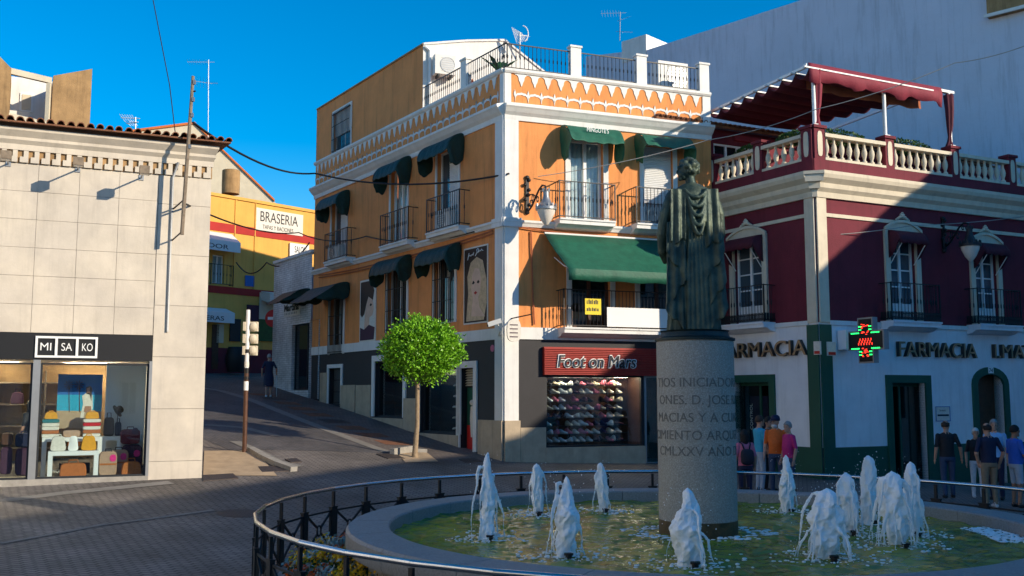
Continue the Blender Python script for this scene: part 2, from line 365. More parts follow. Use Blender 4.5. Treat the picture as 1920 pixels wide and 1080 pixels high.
ML = Fac((8.337, 27), (-.503, .864)); MR = Fac((8.337, 27), (.898, .441))
MI = Fac((-6.759, 22), (-.912, -.409)); YE = Fac((-14.476, 48), (.651, .759))
def W3(F, u, d): q = F.w(u, d, 0); return (q.x, q.y, gz(q.x, q.y))
# uphill street, its side walks, pale paving bands
patch('street', [W3(OL, 1.5, 7.2), W3(OL, 1.0, 3.0), W3(OL, 34, 3.0), W3(OL, 34, 8.5)], 'street_paver', .004, 10, 30)
patch('pavement', [W3(OL, -.5, 2.9), W3(OL, -.5, 0), W3(OL, 30, 0), W3(OL, 30, 2.9)], 'walk_paver', .006, 6, 30)
patch('side_pavement', [(383, 846), (478, 846), (520, 893), (381, 893)], 'tan_pave', .012, 10, 8)
strip('paving_band', [W3(OL, 1.2, 3.0), W3(OL, 8, 3.0), W3(OL, 16, 3.1), W3(OL, 19, 4.2)], .35, 'pale_pave', .012)
strip('paving_band', [(383, 797), (455, 802), (520, 818)], .3, 'pale_pave', .012)
strip('paving_band', [(440, 828), (520, 866), (560, 876)], .3, 'pale_pave', .016)
strip('paving_band', [(0, 940), (120, 925), (320, 905)], .35, 'pale_pave', .010)
strip('paving_band', [(0, 1020), (190, 985), (400, 957)], .12, 'pale_pave', .010)
# reddish tile squares along the pavement
for k in range(9):
    u0 = 2.6+k*1.45
    patch('paving_square', [W3(OL, u0, 2.35), W3(OL, u0, 1.45), W3(OL, u0+.85, 1.45), W3(OL, u0+.85, 2.35)], 'manhole' if k % 4 == 3 else 'roof_tile', .011, 3, 3)
def ground_disc(name, px, py, r, m, off, seg=24):
    c = gpt(px, py); mb = MB(); ring = [Vector((c.x+r*math.cos(a), c.y+r*math.sin(a), 0)) for a in [2*math.pi*i/seg for i in range(seg)]]
    mb.add([Vector((p.x, p.y, gz(p.x, p.y)+off)) for p in ring], [list(range(seg))]); return mb.build(name, m)
tag(ground_disc('manhole_cover', 450, 963, .42, 'manhole', .006), 'round iron manhole cover in the plaza paving left of the railing', 'manhole cover')
def ground_plate(name, quad, m, label, cat):
    q = [gpt(*c) for c in quad]; mb = MB()
    mb.add([p+Vector((0, 0, .02)) for p in q]+[p-Vector((0, 0, .05)) for p in q], [(0,1,2,3),(0,4,5,1),(1,5,6,2),(2,6,7,3),(3,7,4,0)]); return tag(mb.build(name, m), label, cat)
ground_plate('drain_grate', [(484, 876), (538, 874), (547, 884), (492, 886)], 'manhole', 'square grey access cover beside the traffic light kerb', 'drain cover')
ground_plate('drain_grate', [(381, 892), (437, 889), (447, 898), (381, 903)], 'manhole', 'dark slotted drain grate at the foot of the stone pillar', 'drain cover')
ground_plate('drain_grate', [(705, 852), (738, 851), (760, 861), (728, 861)], 'manhole', 'rusty drain grate just left of the street tree', 'drain cover')
ground_plate('drain_grate', [(860, 862), (890, 860), (905, 866), (872, 868)], 'manhole', 'dark drain grate right of the street tree near the orange corner', 'drain cover')
ground_plate('drain_grate', [(534, 862), (555, 860), (566, 867), (546, 868)], 'manhole', 'small drain grate at the kerb end by the broken paving', 'drain cover')
# kerb edge beside the traffic light and the tree pit
mb = MB()
kp = [gpt(470, 846), gpt(497, 862), gpt(520, 873), gpt(551, 884)]
for a, b in zip(kp[:-1], kp[1:]): mb.beam(a+Vector((0,0,.03)), b+Vector((0,0,.03)), .18, .16)
struct(mb.build('kerb', 'kerb'))
tp = gpt(778, 858)
patch('tree_pit', [(745, 850), (800, 849), (822, 866), (760, 868)], 'tan_pave', .014, 6, 4)
mb = MB(); a, b = gpt(735, 853), gpt(772, 847); mb.beam(a+Vector((0,0,.06)), b+Vector((0,0,.06)), .14, .22); a2 = gpt(800, 849); mb.beam(b+Vector((0,0,.03)), a2+Vector((0,0,.03)), .14, .14)
struct(mb.build('kerb', 'kerb'))

# ============================================================ building helpers
def wall(F, u0, u1, z0, z1, holes=(), dep=.22, d=0., top=None):
    """facade sheet with real openings and their reveals"""
    mb = MB(); us = sorted({u0, u1, *[min(max(h[i], u0), u1) for h in holes for i in (0, 1)]}); zs = sorted({z0, z1, *[min(max(h[i], z0), z1) for h in holes for i in (2, 3)]})
    for a, b in zip(us[:-1], us[1:]):
        for c, e in zip(zs[:-1], zs[1:]):
            if b-a < 1e-5 or e-c < 1e-5: continue
            um, zm = (a+b)/2, (c+e)/2
            if any(h[0] < um < h[1] and h[2] < zm < h[3] for h in holes): continue
            mb.quad(F.w(a,d,c), F.w(b,d,c), F.w(b,d,e), F.w(a,d,e))
    for h in holes:
        a, b, c, e = h[:4]; g = d-dep
        mb.quad(F.w(a,d,c),F.w(a,g,c),F.w(a,g,e),F.w(a,d,e)); mb.quad(F.w(b,d,c),F.w(b,g,c),F.w(b,g,e),F.w(b,d,e))
        mb.quad(F.w(a,d,e),F.w(b,d,e),F.w(b,g,e),F.w(a,g,e)); mb.quad(F.w(a,d,c),F.w(b,d,c),F.w(b,g,c),F.w(a,g,c))
    return mb
def frame_boxes(mb, F, a, b, c, e, w, d0, d1, bottom=True):
    mb.box(F, a, a+w, d0, d1, c, e); mb.box(F, b-w, b, d0, d1, c, e); mb.box(F, a+w, b-w, d0, d1, e-w, e)
    if bottom: mb.box(F, a+w, b-w, d0, d1, c, c+w)
    return mb
def window(F, h, parent, leaves=2, rows=1, kind='blue_glass', w=.06, d=-.16, m='white_clean', curtain=False, solid=0.):
    a, b, c, e = h[:4]
    fr = frame_boxes(MB(), F, a+.004, b-.004, c+.004, e-.004, w, d-.05, d+.03); lw = (b-a-2*w)/leaves
    for i in range(1, leaves): fr.box(F, a+w+lw*i-w*.6, a+w+lw*i+w*.6, d-.05, d+.034, c+w, e-w)
    zb = c+w+solid
    if solid: fr.box(F, a+w, b-w, d-.04, d+.01, c+w, zb)
    for j in range(1, rows):
        z = zb+(e-w-zb)*j/rows; fr.box(F, a+w, b-w, d-.03, d+.02, z-.018, z+.018)
    o = fr.build('window', m, parent)
    for i in range(leaves):
        for j in range(rows):
            z0 = zb+(e-w-zb)*j/rows; z1 = zb+(e-w-zb)*(j+1)/rows
            MB().box(F, a+w+lw*i, a+w+lw*(i+1), d-.03, d-.015, z0, z1).build('pane', 'clear_glass' if curtain else kind, o)
    if curtain:
        cu = MB(); n = 28; rings = [[F.w(a+(b-a)*i/n, d-.12+.03*math.sin(i*1.7)+.012*math.sin(i*4.1), z) for i in range(n+1)] for z in (c, e)]
        cu.loft(rings, closed=False); cu.build('curtain', 'curtain', o, smooth=2)
        MB().box(F, a, b, d-.4, d-.38, c, e).build('backing', 'black', o)
    return o
def shutter(F, h, parent, d=-.14, cov=1., m='shutter'):
    a, b, c, e = h[:4]; mb = MB(); z = e
    while z-.055 > e-(e-c)*cov: mb.profile(F, a+.01, b-.01, [(d-.02, z), (d, z-.004), (d+.012, z-.027), (d, z-.05), (d-.02, z-.055)]); z -= .055
    o = mb.build('roller_shutter', m, parent)
    if cov < 1: MB().box(F, a, b, d-.08, d-.06, c, e).build('pane', 'blue_glass', o)
    return o
_bars = {}
def bar_mesh(h, kind):
    key = (round(h, 2), kind)
    if key not in _bars:
        mb = MB(); r = .009
        prof = [(r, 0), (r, h*.42), (.02, h*.46), (.02, h*.54), (r, h*.58), (r, h)] if kind == 'knob' else [(r, 0), (r, h)]
        mb.lathe((0, 0, 0), prof, 6); _bars[key] = mb.mesh('bar', 'iron')
    return _bars[key]
def railing(F, u0, u1, z0, z1, pr, parent, step=.12, kind='knob', base=0.):
    """iron balcony railing: front and two returns"""
    fr = MB(); t = .018
    for z in (z0+.06, z1):
        fr.box(F, u0, u1, pr-t, pr+t, z-.012, z+.012)
        for u in (u0, u1): fr.box(F, u-t, u+t, .0, pr-t, z-.012, z+.012)
    for u in (u0, u1): fr.box(F, u-.016, u+.016, pr-.016, pr+.016, z0, z1+.02)
    if base:
        n = int((u1-u0)/.055)
        for i in range(n+1):
            u = u0+(u1-u0)*i/n; fr.box(F, u-.016, u+.016, pr+.004, pr+.016, z0+.03, z0+base)
        fr.box(F, u0, u1, pr+.002, pr+.018, z0+base*.75, z0+base*.85); fr.box(F, u0, u1, pr+.002, pr+.018, z0+.08, z0+.11)
        for u in (u0, u1):
            for i in range(int(pr/.055)): fr.box(F, u-.006, u+.006, .03+i*.055, .06+i*.055, z0+.03, z0+base)
    o = fr.build('railing', 'iron', parent); me = bar_mesh(z1-z0-.06, kind)
    n = max(2, int((u1-u0)/step))
    for i in range(1, n): place('bar', me, F.w(u0+(u1-u0)*i/n, pr, z0+.06), o)
    n = max(2, int(pr/step))
    for u in (u0, u1):
        for i in range(1, n): place('bar', me, F.w(u, pr*i/n, z0+.06), o)
    return o
def slab(F, u0, u1, z, pr, parent, m='white', th=.16):
    mb = MB().profile(F, u0, u1, [(0, z-th-.12), (pr*.45, z-th-.08), (pr*.7, z-th), (pr, z-th), (pr, z-.05), (pr+.04, z-.05), (pr+.04, z), (0, z)])
    return mb.build('balcony_slab', m, parent)
def hood_awning(F, u0, u1, ztop, parent, m='dark_green_cloth', pr=.62, drop=.42, side=.95, seed=0, name='awning'):
    """small barrel hood awning with side flaps hanging down"""
    r = random.Random(seed); mb = MB(); n = 14; prof = [(.02,0),(.16,.0),(.32,-.05),(.46,-.14),(.56,-.26),(pr,-drop)]
    prof = [(a*pr/.62, b*drop/.42) for a, b in prof]
    rows = []
    for i in range(n+1):
        u = u0+(u1-u0)*i/n; sag = .05*math.sin(math.pi*i/n); wv = .02*math.sin(i*2.3+seed)
        rows.append([F.w(u, d+wv*(k/5), ztop+z-sag*(k/5)+(.035*math.sin(i*1.9+seed) if k == 5 else 0)) for k, (d, z) in enumerate(prof)])
    mb.loft(rows, closed=False)
    for u, sg in ((u0, -1), (u1, 1)):
        top = [(d, ztop+z) for d, z in prof]; low = [(0.02+(pr-.02)*k/5*(.78 if k == 5 else .9), ztop-side*(.78+.22*((k*37+seed*13) % 5)/5)+(.2 if k in (0,) else 0)) for k in range(6)]
        R = []
        for t in range(5):
            R.append([F.w(u+sg*(.02*math.sin(k*2.1+seed)+.03*math.sin(t*1.4+k)), top[k][0]*(1-t/4)+low[k][0]*t/4+.02*math.sin(t*2+k*1.7), top[k][1]*(1-t/4)+low[k][1]*t/4) for k in range(6)])
        mb.loft(R, closed=False)
    o = mb.build(name, m, parent, smooth=2)
    sm = o.modifiers.new('solid', 'SOLIDIFY'); sm.thickness = .012; o.modifiers.new('sub', 'SUBSURF').render_levels = 1
    return o
def grille(F, h, parent, pr=.1, step=.11):
    a, b, c, e = h[:4]; mb = MB(); n = max(3, int((b-a)/step))
    for i in range(n+1):
        u = a+(b-a)*i/n; mb.box(F, u-.009, u+.009, pr-.018, pr, c, e)
    for k in (.04, .33, .66, .96):
        z = c+(e-c)*k; mb.box(F, a, b, pr-.03, pr-.018, z-.012, z+.012)
    for u in (a, b):
        for k in (.04, .96): mb.box(F, u-.01, u+.01, .0, pr-.03, c+(e-c)*k-.01, c+(e-c)*k+.01)
    return mb.build('window_grille', 'iron', parent)
def surround(F, h, parent, w=.14, pr=.035, m='white', bottom=False):
    a, b, c, e = h[:4]; mb = MB()
    mb.box(F, a-w, a, .002, pr, c-(w if bottom else 0), e+w); mb.box(F, b, b+w, .002, pr, c-(w if bottom else 0), e+w); mb.box(F, a, b, .002, pr, e, e+w)
    if bottom: mb.box(F, a, b, .002, pr, c-w, c)
    return mb.build('window_surround', m, parent)
def cable(name, pts, r, label, sag=.0, m='cable', n=14, group=None):
    P = [Vector(p) for p in pts]; Q = []
    for a, b in zip(P[:-1], P[1:]):
        for i in range(n): t = i/n; q = a.lerp(b, t); q.z -= sag*4*t*(1-t); Q.append(q)
    Q.append(P[-1]); return tag(MB().tube(Q, r, 5).build(name, m, smooth=True), label, 'cable', group)

# ============================================================ ORANGE BUILDING
ob = empty('orange_building', OL.w(0, 0, .4), 'three-storey orange corner building with white trim and green awnings', 'building')
ZB, ZM, ZC, ZF0, ZF1 = 3.92, 7.3, 10.38, 10.72, 11.62      # base band, middle ledge, cornice, frieze
UE = 14.2; UR = 6.86
R = OL.rect
l2 = [R(622,378,650,484), R(733,318,764,455), R(820,280,860,428)]       # second floor, left face
l1 = [R(619,556,644,664), R(727,500,763,622), R(815,480,853,606)]
l3 = [R(626,205,658,280)]
gl = [R(703,676,757,782), R(788,690,859,812), R(864,690,889,846), R(617,690,640,757)]
l2 = [(a,b,ZM+.12,e) for a,b,c,e in l2]
allL = l2+l1+[]+gl
wm = wall(OL, .42, UE, ZB+.3, ZC, l2+l1); wm.build('wall', 'orange', ob)
wall(OL, .42, UE, -.2, ZB, gl, dep=.3).build('base_wall', 'dark_panel', ob)
MB().box(OL, .42, UE, .002, .04, ZB-.02, ZB+.3).build('base_band', 'white', ob)
# right face openings
Q = OR.rect
r2 = [Q(1069,262,1131,412), Q(1207,275,1262,422)]; r2 = [(a,b,ZM+.1,e) for a,b,c,e in r2]
r1 = [(2.08, 3.32, ZB+.35, 6.1), (4.3, 5.6, ZB+.35, 6.1)]
gr = [Q(1023,704,1206,856), Q(1208,704,1270,868)]
wall(OR, .42, UR, ZB+.32, ZC, r2+r1).build('wall', 'orange', ob)
wall(OR, .42, UR, -.4, ZB, [(gr[0][0], gr[0][1], .82, gr[0][3]), (gr[1][0], gr[1][1]+.2, .2, gr[1][3])], dep=.2).build('base_wall', 'dark_panel', ob)
MB().box(OR, .42, UR, .002, .05, ZB-.02, ZB+.32).build('base_band', 'white', ob)
# corner pilaster (two faces), plinths
cpil = MB(); cpil.box(OL, 0, .42, -.3, .05, .3, ZC); cpil.box(OR, .0, .42, -.3, .052, .3, ZC); cpil.build('corner_pilaster', 'white', ob)
cap = MB(); cap.box(OL, -.06, .5, -.2, .12, ZM-.2, ZM+.06); cap.box(OR, -.06, .5, -.2, .122, ZM-.2, ZM+.062); cap.build('pilaster_capital', 'white', ob)
for F, u0, u1, z1 in ((OL, 0, .46, 1.62), (OR, 0, .46, 1.62), (OL, .47, 1.28, 1.62), (OR, .47, gr[0][0]-.02, 1.42)):
    MB().box(F, u0, u1, -.1, .085, -.3, z1).build('plinth_slab', 'stone_plinth', ob)
for x0, x1, y in ((603,616,699),(641,669,722),(670,698,722),(698,759,784),(759,787,747),(787,862,814)):
    a, b = OL.uz(x1-.4, y)[0], OL.uz(x0+.4, y)[0]; MB().box(OL, a, b, -.1, .07, -.3, OL.uz((x0+x1)/2, y)[1]).build('plinth_slab', 'stone_plinth', ob)
# ledges and cornices
for F, U, mt in ((OL, UE, .8), (OR, UR, 0)):
    k = .11 if F is OL else .11
    MB().profile(F, 0, U, [(0, ZM-.18), (.05, ZM-.18), (.09, ZM-.1), (.13, ZM-.06), (.13, ZM), (0, ZM+.02)], mitre0=k).build('middle_ledge', 'white', ob)
    MB().profile(F, 0, U, [(0, ZC-.16), (.05, ZC-.16), (.07, ZC-.02), (.16, ZC+.06), (.24, ZC+.16), (.28, ZC+.2), (.28, ZC+.27), (0, ZC+.34)], mitre0=k).build('cornice', 'white', ob)
    MB().profile(F, 0, U, [(-.2, ZF1), (.06, ZF1), (.10, ZF1+.05), (.10, ZF1+.12), (-.2, ZF1+.12)], mitre0=k).build('parapet_coping', 'white', ob)
    MB().box(F, 0, U, -.18, 0, ZC, ZF1).build('parapet', 'orange', ob)
    MB().box(F, 0, .2, .002, .03, ZF0-.02, ZF1).build('parapet_pilaster', 'white', ob)
    MB().box(F, .0, U, .002, .028, ZF0-.08, ZF0+.03).build('frieze_rail', 'white', ob)
MB().box(OR, UR-.28, UR, .002, .03, ZF0+.03, ZF1).build('parapet_pilaster', 'white', ob)
# frieze: scalloped relief, one motif copied along both faces
def motif():
    H = ZF1-ZF0-.03; w = .40; F0 = Fac((0, -1), (1, 0)); F0.o = Vector((0, 0)); F0.n = Vector((0, -1)); mb = MB()
    up = [(-.5,.97),(-.36,.955),(-.26,.91),(-.215,.85),(-.20,.79),(-.15,.74),(-.10,.70),(-.07,.65),(-.04,.60),(0,.57)]
    pts = up+[(-x, y) for x, y in up[::-1][1:]]
    # split into convex strips
    for (x0, y0), (x1, y1) in zip(pts[:-1], pts[1:]):
        if abs(x1-x0) < 1e-4: continue
        mb.prism(F0, [(x0*w, 1*H), (x1*w, 1*H), (x1*w, y1*H), (x0*w, y0*H)], .002, .022)
    arc = [(-.5,.02),(-.47,.12),(-.43,.20),(-.32,.26),(-.14,.27),(0,.29)]
    arc = arc+[(-x, y) for x, y in arc[::-1][1:]]
    for (x0, y0), (x1, y1) in zip(arc[:-1], arc[1:]):
        mb.prism(F0, [(x0*w, y0*H), (x1*w, y1*H), (x1*w, (y1+.075)*H), (x0*w, (y0+.075)*H)], .002, .022)
    for sx in (-.5, .5): 
        mb.prism(F0, [((sx-.09)*w, .30*H), (sx*w, .18*H), ((sx+.09)*w, .30*H), (sx*w, .45*H)], .003, .024)
    return mb.mesh('frieze_motif', 'white')
mo = motif()
for F, u0, u1 in ((OL, .32, UE-.05), (OR, .32, UR-.3)):
    n = int((u1-u0)/.40); st = (u1-u0)/n
    for i in range(n):
        o = place('frieze_motif', mo, F.w(u0+st*(i+.5), 0, ZF0+.03), ob, rz=math.atan2(F.e.y*F.right, F.e.x*F.right)); o.scale = (st/.40, 1, 1)
# terrace railing with white posts
ZR0, ZR1 = ZF1+.12, ZF1+.92
for F, ps in ((OR, [.06, 2.1, 4.3, 6.5]), (OL, [2.15, 4.6])):
    for u in ps[(1 if F is OR else 0):(None if F is OR else 1)]:
        mb = MB().box(F, u, u+.34, -.18, .02, ZR0, ZR1+.1); mb.box(F, u-.03, u+.37, -.21, .05, ZR1+.1, ZR1+.16); mb.build('parapet_post', 'white', ob)
def flat_rail(F, u0, u1):
    fr = MB(); fr.box(F, u0, u1, -.1, -.07, ZR1-.03, ZR1); fr.box(F, u0, u1, -.1, -.07, ZR0+.06, ZR0+.09); o = fr.build('terrace_railing', 'iron', ob)
    me = bar_mesh(ZR1-ZR0, 'knob'); n = int((u1-u0)/.125)
    for i in range(n+1): place('bar', me, F.w(u0+(u1-u0)*i/n, -.085, ZR0), o)
flat_rail(OR, 0, 2.1); flat_rail(OR, 2.44, 4.3); flat_rail(OR, 4.64, 6.5); flat_rail(OL, 0, 2.15); flat_rail(OL, 2.49, 5.0)
# third floor block behind the terrace
ZT = 13.95
wall(OL, 5.02, UE, ZF1-.9, ZT, l3, d=-.01).build('upper_wall', 'orange', ob)
MB().box(OL, 5.0, UE, -.16, .03, ZT, ZT+.06).build('roof_coping', 'tan_wall', ob)
T0 = OL.w(5.02, -.01, 0); TF = Fac((T0.x, T0.y), (.936, .351))
gab = [(0, ZF1-.5), (0, ZT), (1.5, 14.25), (2.9, 14.45), (5.9, 12.5), (6.6, 12.2), (6.6, ZF1-.5)]
MB().prism(TF, gab, -.25, 0).build('gable_wall', 'white', ob)
mb = MB(); 
for (a, za), (b, zb) in zip(gab[1:-2], gab[2:-1]): mb.hexa([TF.w(a,-.3,za), TF.w(b,-.3,zb), TF.w(b,.05,zb), TF.w(a,.05,za), TF.w(a,-.3,za+.07), TF.w(b,-.3,zb+.07), TF.w(b,.05,zb+.07), TF.w(a,.05,za+.07)])
mb.build('gable_coping', 'white', ob)
mb = MB().tube([TF.w(.22, .07, ZF1), TF.w(.22, .07, ZT-.2), TF.w(.05, .05, ZT-.05)], .055, 8); mb.build('downpipe', 'white_clean', ob)
# flat roof and back so no light leaks
rb = MB(); P_ = [OL.w(0,-.1,ZF1-.1), OR.w(UR,-.1,ZF1-.1), OR.w(UR,-12,ZF1-.1), OL.w(UE,-.1,ZF1-.1)]; rb.quad(*P_)
rb.quad(OL.w(5.02,-.05,ZT-.02), OL.w(UE,-.05,ZT-.02), OL.w(UE,-6,ZT-.02), TF.w(5,-.1,ZT-1.2)); rb.quad(OL.w(UE,0,-1), OL.w(UE,-11,-1), OL.w(UE,-11,ZT), OL.w(UE,0,ZT)); rb.build('roof', 'terracotta', ob)
# windows
for h in l2:
    surround(OL, h, ob, .1)
    if h is l2[1]: window(OL, h, ob, 2, 1, curtain=True)
    else: window(OL, (h[0],h[1],h[2],h[3]), ob, 2, 1); shutter(OL, (h[0]+(h[1]-h[0])*.0, h[0]+(h[1]-h[0])*.55, h[2], h[3]), ob, d=-.1)
for (x0,x1), h, s in zip(((612,653),(716,768),(803,864)), l2, (1,2,3)):
    a, b = OL.uz(x0, 440 if s > 1 else 455, .3)[0], OL.uz(x1, 420 if s > 1 else 455, .3)[0]; a, b = min(a,b), max(a,b)
    slab(OL, a, b, ZM+.1, .38, ob); railing(OL, a, b, ZM+.1, ZM+1.18, .36, ob, step=.13)
for h, s, wd in zip(l2, (4,5,6), (.3,.32,.36)): hood_awning(OL, h[0]-wd, h[1]+wd*.8, h[3]+.28, ob, seed=s, side=1.15, drop=.5)
for h in l1:
    surround(OL, h, ob, .12, bottom=False); window(OL, h, ob, 2, 1, kind='dark_glass'); grille(OL, h, ob)
hood_awning(OL, l1[1][0]-.38, l1[1][1]+.3, l1[1][3]+.3, ob, seed=11, side=1.05, drop=.5)
hood_awning(OL, l1[2][0]-.42, l1[2][1]+.32, l1[2][3]+.3, ob, seed=12, side=1.05, drop=.5)
hood_awning(OL, l1[0][0]-.55, l1[0][1]+.75, l1[0][3]+.45, ob, seed=13, side=.8, drop=.55, pr=.95)
hood_awning(OL, 14.4, 16.2, l1[0][3]+.55, ob, seed=14, side=.6, drop=.5, pr=.9)
surround(OL, l3[0], ob, .1); window(OL, l3[0], ob, 2, 1, kind='blue_glass'); shutter(OL, l3[0], ob, d=-.08, cov=.6); grille(OL, l3[0], ob)
# ground-floor shop windows on the street side
for i, h in enumerate(gl):
    surround(OL, h, ob, .2 if i != 3 else .14, .05, 'white')
def display_box(F, h, parent, dep=1.0, back='black', side='black', floor='black', z0=None):
    a, b, c, e = h[:4]; mb = MB(); mb.quad(F.w(a,-dep,c),F.w(b,-dep,c),F.w(b,-dep,e),F.w(a,-dep,e)); o = mb.build('display_back', back, parent)
    s = MB(); s.quad(F.w(a,-.2,c),F.w(a,-dep,c),F.w(a,-dep,e),F.w(a,-.2,e)); s.quad(F.w(b,-.2,c),F.w(b,-dep,c),F.w(b,-dep,e),F.w(b,-.2,e)); s.quad(F.w(a,-.2,e),F.w(b,-.2,e),F.w(b,-dep,e),F.w(a,-dep,e)); s.build('display_side', side, parent)
    f = MB(); f.quad(F.w(a,-.2,c+.01),F.w(b,-.2,c+.01),F.w(b,-dep,c+.01),F.w(a,-dep,c+.01)); f.build('display_floor', floor, parent)
for h in gl[:2]:
    display_box(OL, h, ob, .75); f = frame_boxes(MB(), OL, *h, .05, -.2, -.12).build('shop_window', 'dark_iron', ob); MB().box(OL, h[0]+.05, h[1]-.05, -.17, -.16, h[2]+.05, h[3]-.05).build('pane', 'shop_glass', f)
# door with the green poster, slatted vent above it
h = gl[2]; zt = h[3]-.55
MB().box(OL, h[0], h[1], -.28, -.2, h[2]-.4, zt).build('door', 'dark_iron', ob)
dp = MB().box(OL, h[0]+.06, h[1]-.06, -.199, -.19, h[2]+.75, zt-.03).build('door_poster', 'green_paint', ob); MB().box(OL, h[0]+.06, h[1]-.06, -.199, -.19, h[2]+.02, h[2]+.75).build('poster_field', 'red_bright', dp)
pm = MB(); uc = (h[0]+h[1])/2
pm.ball(OL.w(uc, -.18, h[2]+1.42), .09, 8, 6); pm.cur = 0; pm.prism(OL, [(uc-.1,h[2]+1.35),(uc+.12,h[2]+1.3),(uc+.16,h[2]+.95),(uc+.1,h[2]+.4),(uc+.02,h[2]+.4),(uc,h[2]+.8),(uc-.08,h[2]+.3),(uc-.16,h[2]+.32),(uc-.1,h[2]+.85)], -.188, -.183)
pm.build('poster_figure', 'bag_white', dp)
mb = MB()
for i in range(7): mb.profile(OL, h[0]+.03, h[1]-.03, [(-.22, zt+.03+i*.075), (-.14, zt+.02+i*.075), (-.14, zt+.035+i*.075), (-.22, zt+.085+i*.075)])
mb.build('vent_slats', 'pale_wall', ob)
h = gl[3]; MB().box(OL, h[0], h[1], -.24, -.2, h[2]-.3, h[3]).build('door', 'grey_metal', ob); grille(OL, (h[0], h[1], h[2], h[3]), ob, pr=-.1, step=.09)
# posters on the street face
def poster(F, rect, seedc, parent):
    a, b, c, e = rect; o = MB().box(F, a, b, .005, .03, c, e).build('wall_poster', 'bag_white', parent)
    w_, h_ = b-a, e-c; s = F.right; L = (lambda t: a+w_*t) if s > 0 else (lambda t: b-w_*t)
    def pl(pts, m, d): MB().prism(F, [(L(x), c+h_*y) for x, y in pts], .0301, .031+d*.002).build('poster_print', m, o)
    if seedc == 1:
        pl([(.03,.02),(.97,.02),(.97,.98),(.03,.98)], 'hair_brown', 0)
        pl([(.12,.04),(.2,.4),(.16,.62),(.3,.8),(.55,.86),(.8,.8),(.95,.55),(.96,.25),(.85,.04)], 'poster_blond', 1)
        pl([(.33,.1),(.40,.34),(.33,.45),(.36,.62),(.48,.72),(.66,.70),(.74,.56),(.70,.42),(.62,.33),(.68,.2),(.9,.08)], 'poster_skin', 2)
        pl([(.36,.52),(.42,.56),(.48,.53),(.42,.51)], 'hair_black', 3); pl([(.56,.53),(.62,.56),(.68,.53),(.62,.51)], 'hair_black', 3); pl([(.44,.40),(.52,.42),(.58,.395),(.50,.375)], 'red_stripe', 3)
        for pts in ([(.18,.84),(.24,.93),(.22,.885),(.28,.90),(.31,.885),(.35,.90),(.39,.895),(.44,.925),(.41,.89)], [(.5,.875),(.58,.92),(.56,.95),(.60,.965),(.65,.95),(.63,.92),(.60,.91),(.68,.93),(.72,.925),(.76,.945),(.78,.93),(.82,.925)]):
            MB().tube([F.w(L(x), .04, c+h_*y) for x, y in pts], .012, 5).build('poster_signature', 'white_clean', o)
    else:
        pl([(.05,.03),(.6,.03),(.95,.3),(.95,.97),(.05,.97)], 'bag_white', 0)
        pl([(.05,.45),(.05,.97),(.75,.97),(.9,.8),(.8,.62),(.55,.72),(.4,.58),(.3,.45),(.15,.40)], 'hair_brown', 1)
        pl([(.4,.58),(.55,.72),(.8,.66),(.88,.52),(.80,.42),(.62,.38),(.60,.26),(.3,.2),(.34,.45)], 'poster_skin', 2); pl([(.62,.58),(.70,.61),(.78,.58),(.70,.56)], 'hair_black', 3); pl([(.05,.03),(.9,.03),(.95,.22),(.6,.27),(.3,.20),(.05,.24)], 'bag_plum', 3)
poster(OL, R(871,462,916,607), 1, ob); poster(OL, R(676,524,706,641), 2, ob)
# right face, second floor
surround(OR, r2[0], ob, .16); window(OR, r2[0], ob, 2, 1, curtain=True, w=.08)
surround(OR, r2[1], ob, .14); shutter(OR, r2[1], ob, d=-.1, cov=.72)
for (x0, x1, h) in ((1048, 1152, r2[0]), (1192, 1292, r2[1])):
    a, b = OR.uz(x0, 380, .4)[0], OR.uz(x1, 380, .4)[0]
    slab(OR, a, b, ZM+.08, .46, ob); railing(OR, a, b, ZM+.08, ZM+1.16, .44, ob, step=.115)
hood_awning(OR, r2[0][0]-.3, r2[0][1]+.36, r2[0][3]+.34, ob, m='green_cloth', seed=21, side=1.25, drop=.5, pr=.7)
hood_awning(OR, r2[1][0]-.3, r2[1][1]+.4, r2[1][3]+.3, ob, m='green_cloth', seed=22, side=1.1, drop=.45, pr=.7)
text_on('awning_lettering', "MINGOTE'S", OR, r2[0][0]+.25, r2[0][3]+.06, .66, .19, ob, width=.7, depth=.002)
# first floor right face: wide awning, balcony with white panel, sale notice
a, b = OR.uz(1022, 432, .2)[0], 5.4; zt = 6.98; zb = OR.uz(1040, 502, 1.3)[1]
mb = MB(); n = 16; rows = []
for i in range(n+1):
    u = a+(b-a)*i/n+0; rows.append([OR.w(u+(.22*k if i == 0 else .22*k*(1-i/n)), .1+1.25*k, zt+(zb-zt)*k-.05*math.sin(math.pi*k)) for k in (0, .25, .5, .75, 1)]+[OR.w(u+.22*(1-i/n), 1.37, zb-.14), OR.w(u+.22*(1-i/n), 1.36+.02*math.sin(i*2.), zb-.33+.02*math.sin(i*1.3))])
mb.loft(rows, closed=False); o = mb.build('wide_awning', 'green_cloth', ob, smooth=True); o.modifiers.new('solid', 'SOLIDIFY').thickness = .012
MB().tube([OR.w(a+.02,.1,zt-.02), OR.w(b,.1,zt-.02)], .04, 8).build('awning_roller', 'white_clean', o)
for u in (a+.35, b-.4): MB().tube([OR.w(u, .05, zt-.7), OR.w(u, .75, zb+.15), OR.w(u, 1.3, zb)], .018, 6).build('awning_arm', 'white_clean', o)
for h in r1: surround(OR, h, ob, .16); window(OR, h, ob, 2, 1, kind='dark_glass', m='wood', w=.09)
a = OR.uz(1057, 600, .5)[0]; b = 5.9
slab(OR, a, b, ZB+.32, .55, ob); railing(OR, a, b, ZB+.32, ZB+1.4, .52, ob, step=.115)
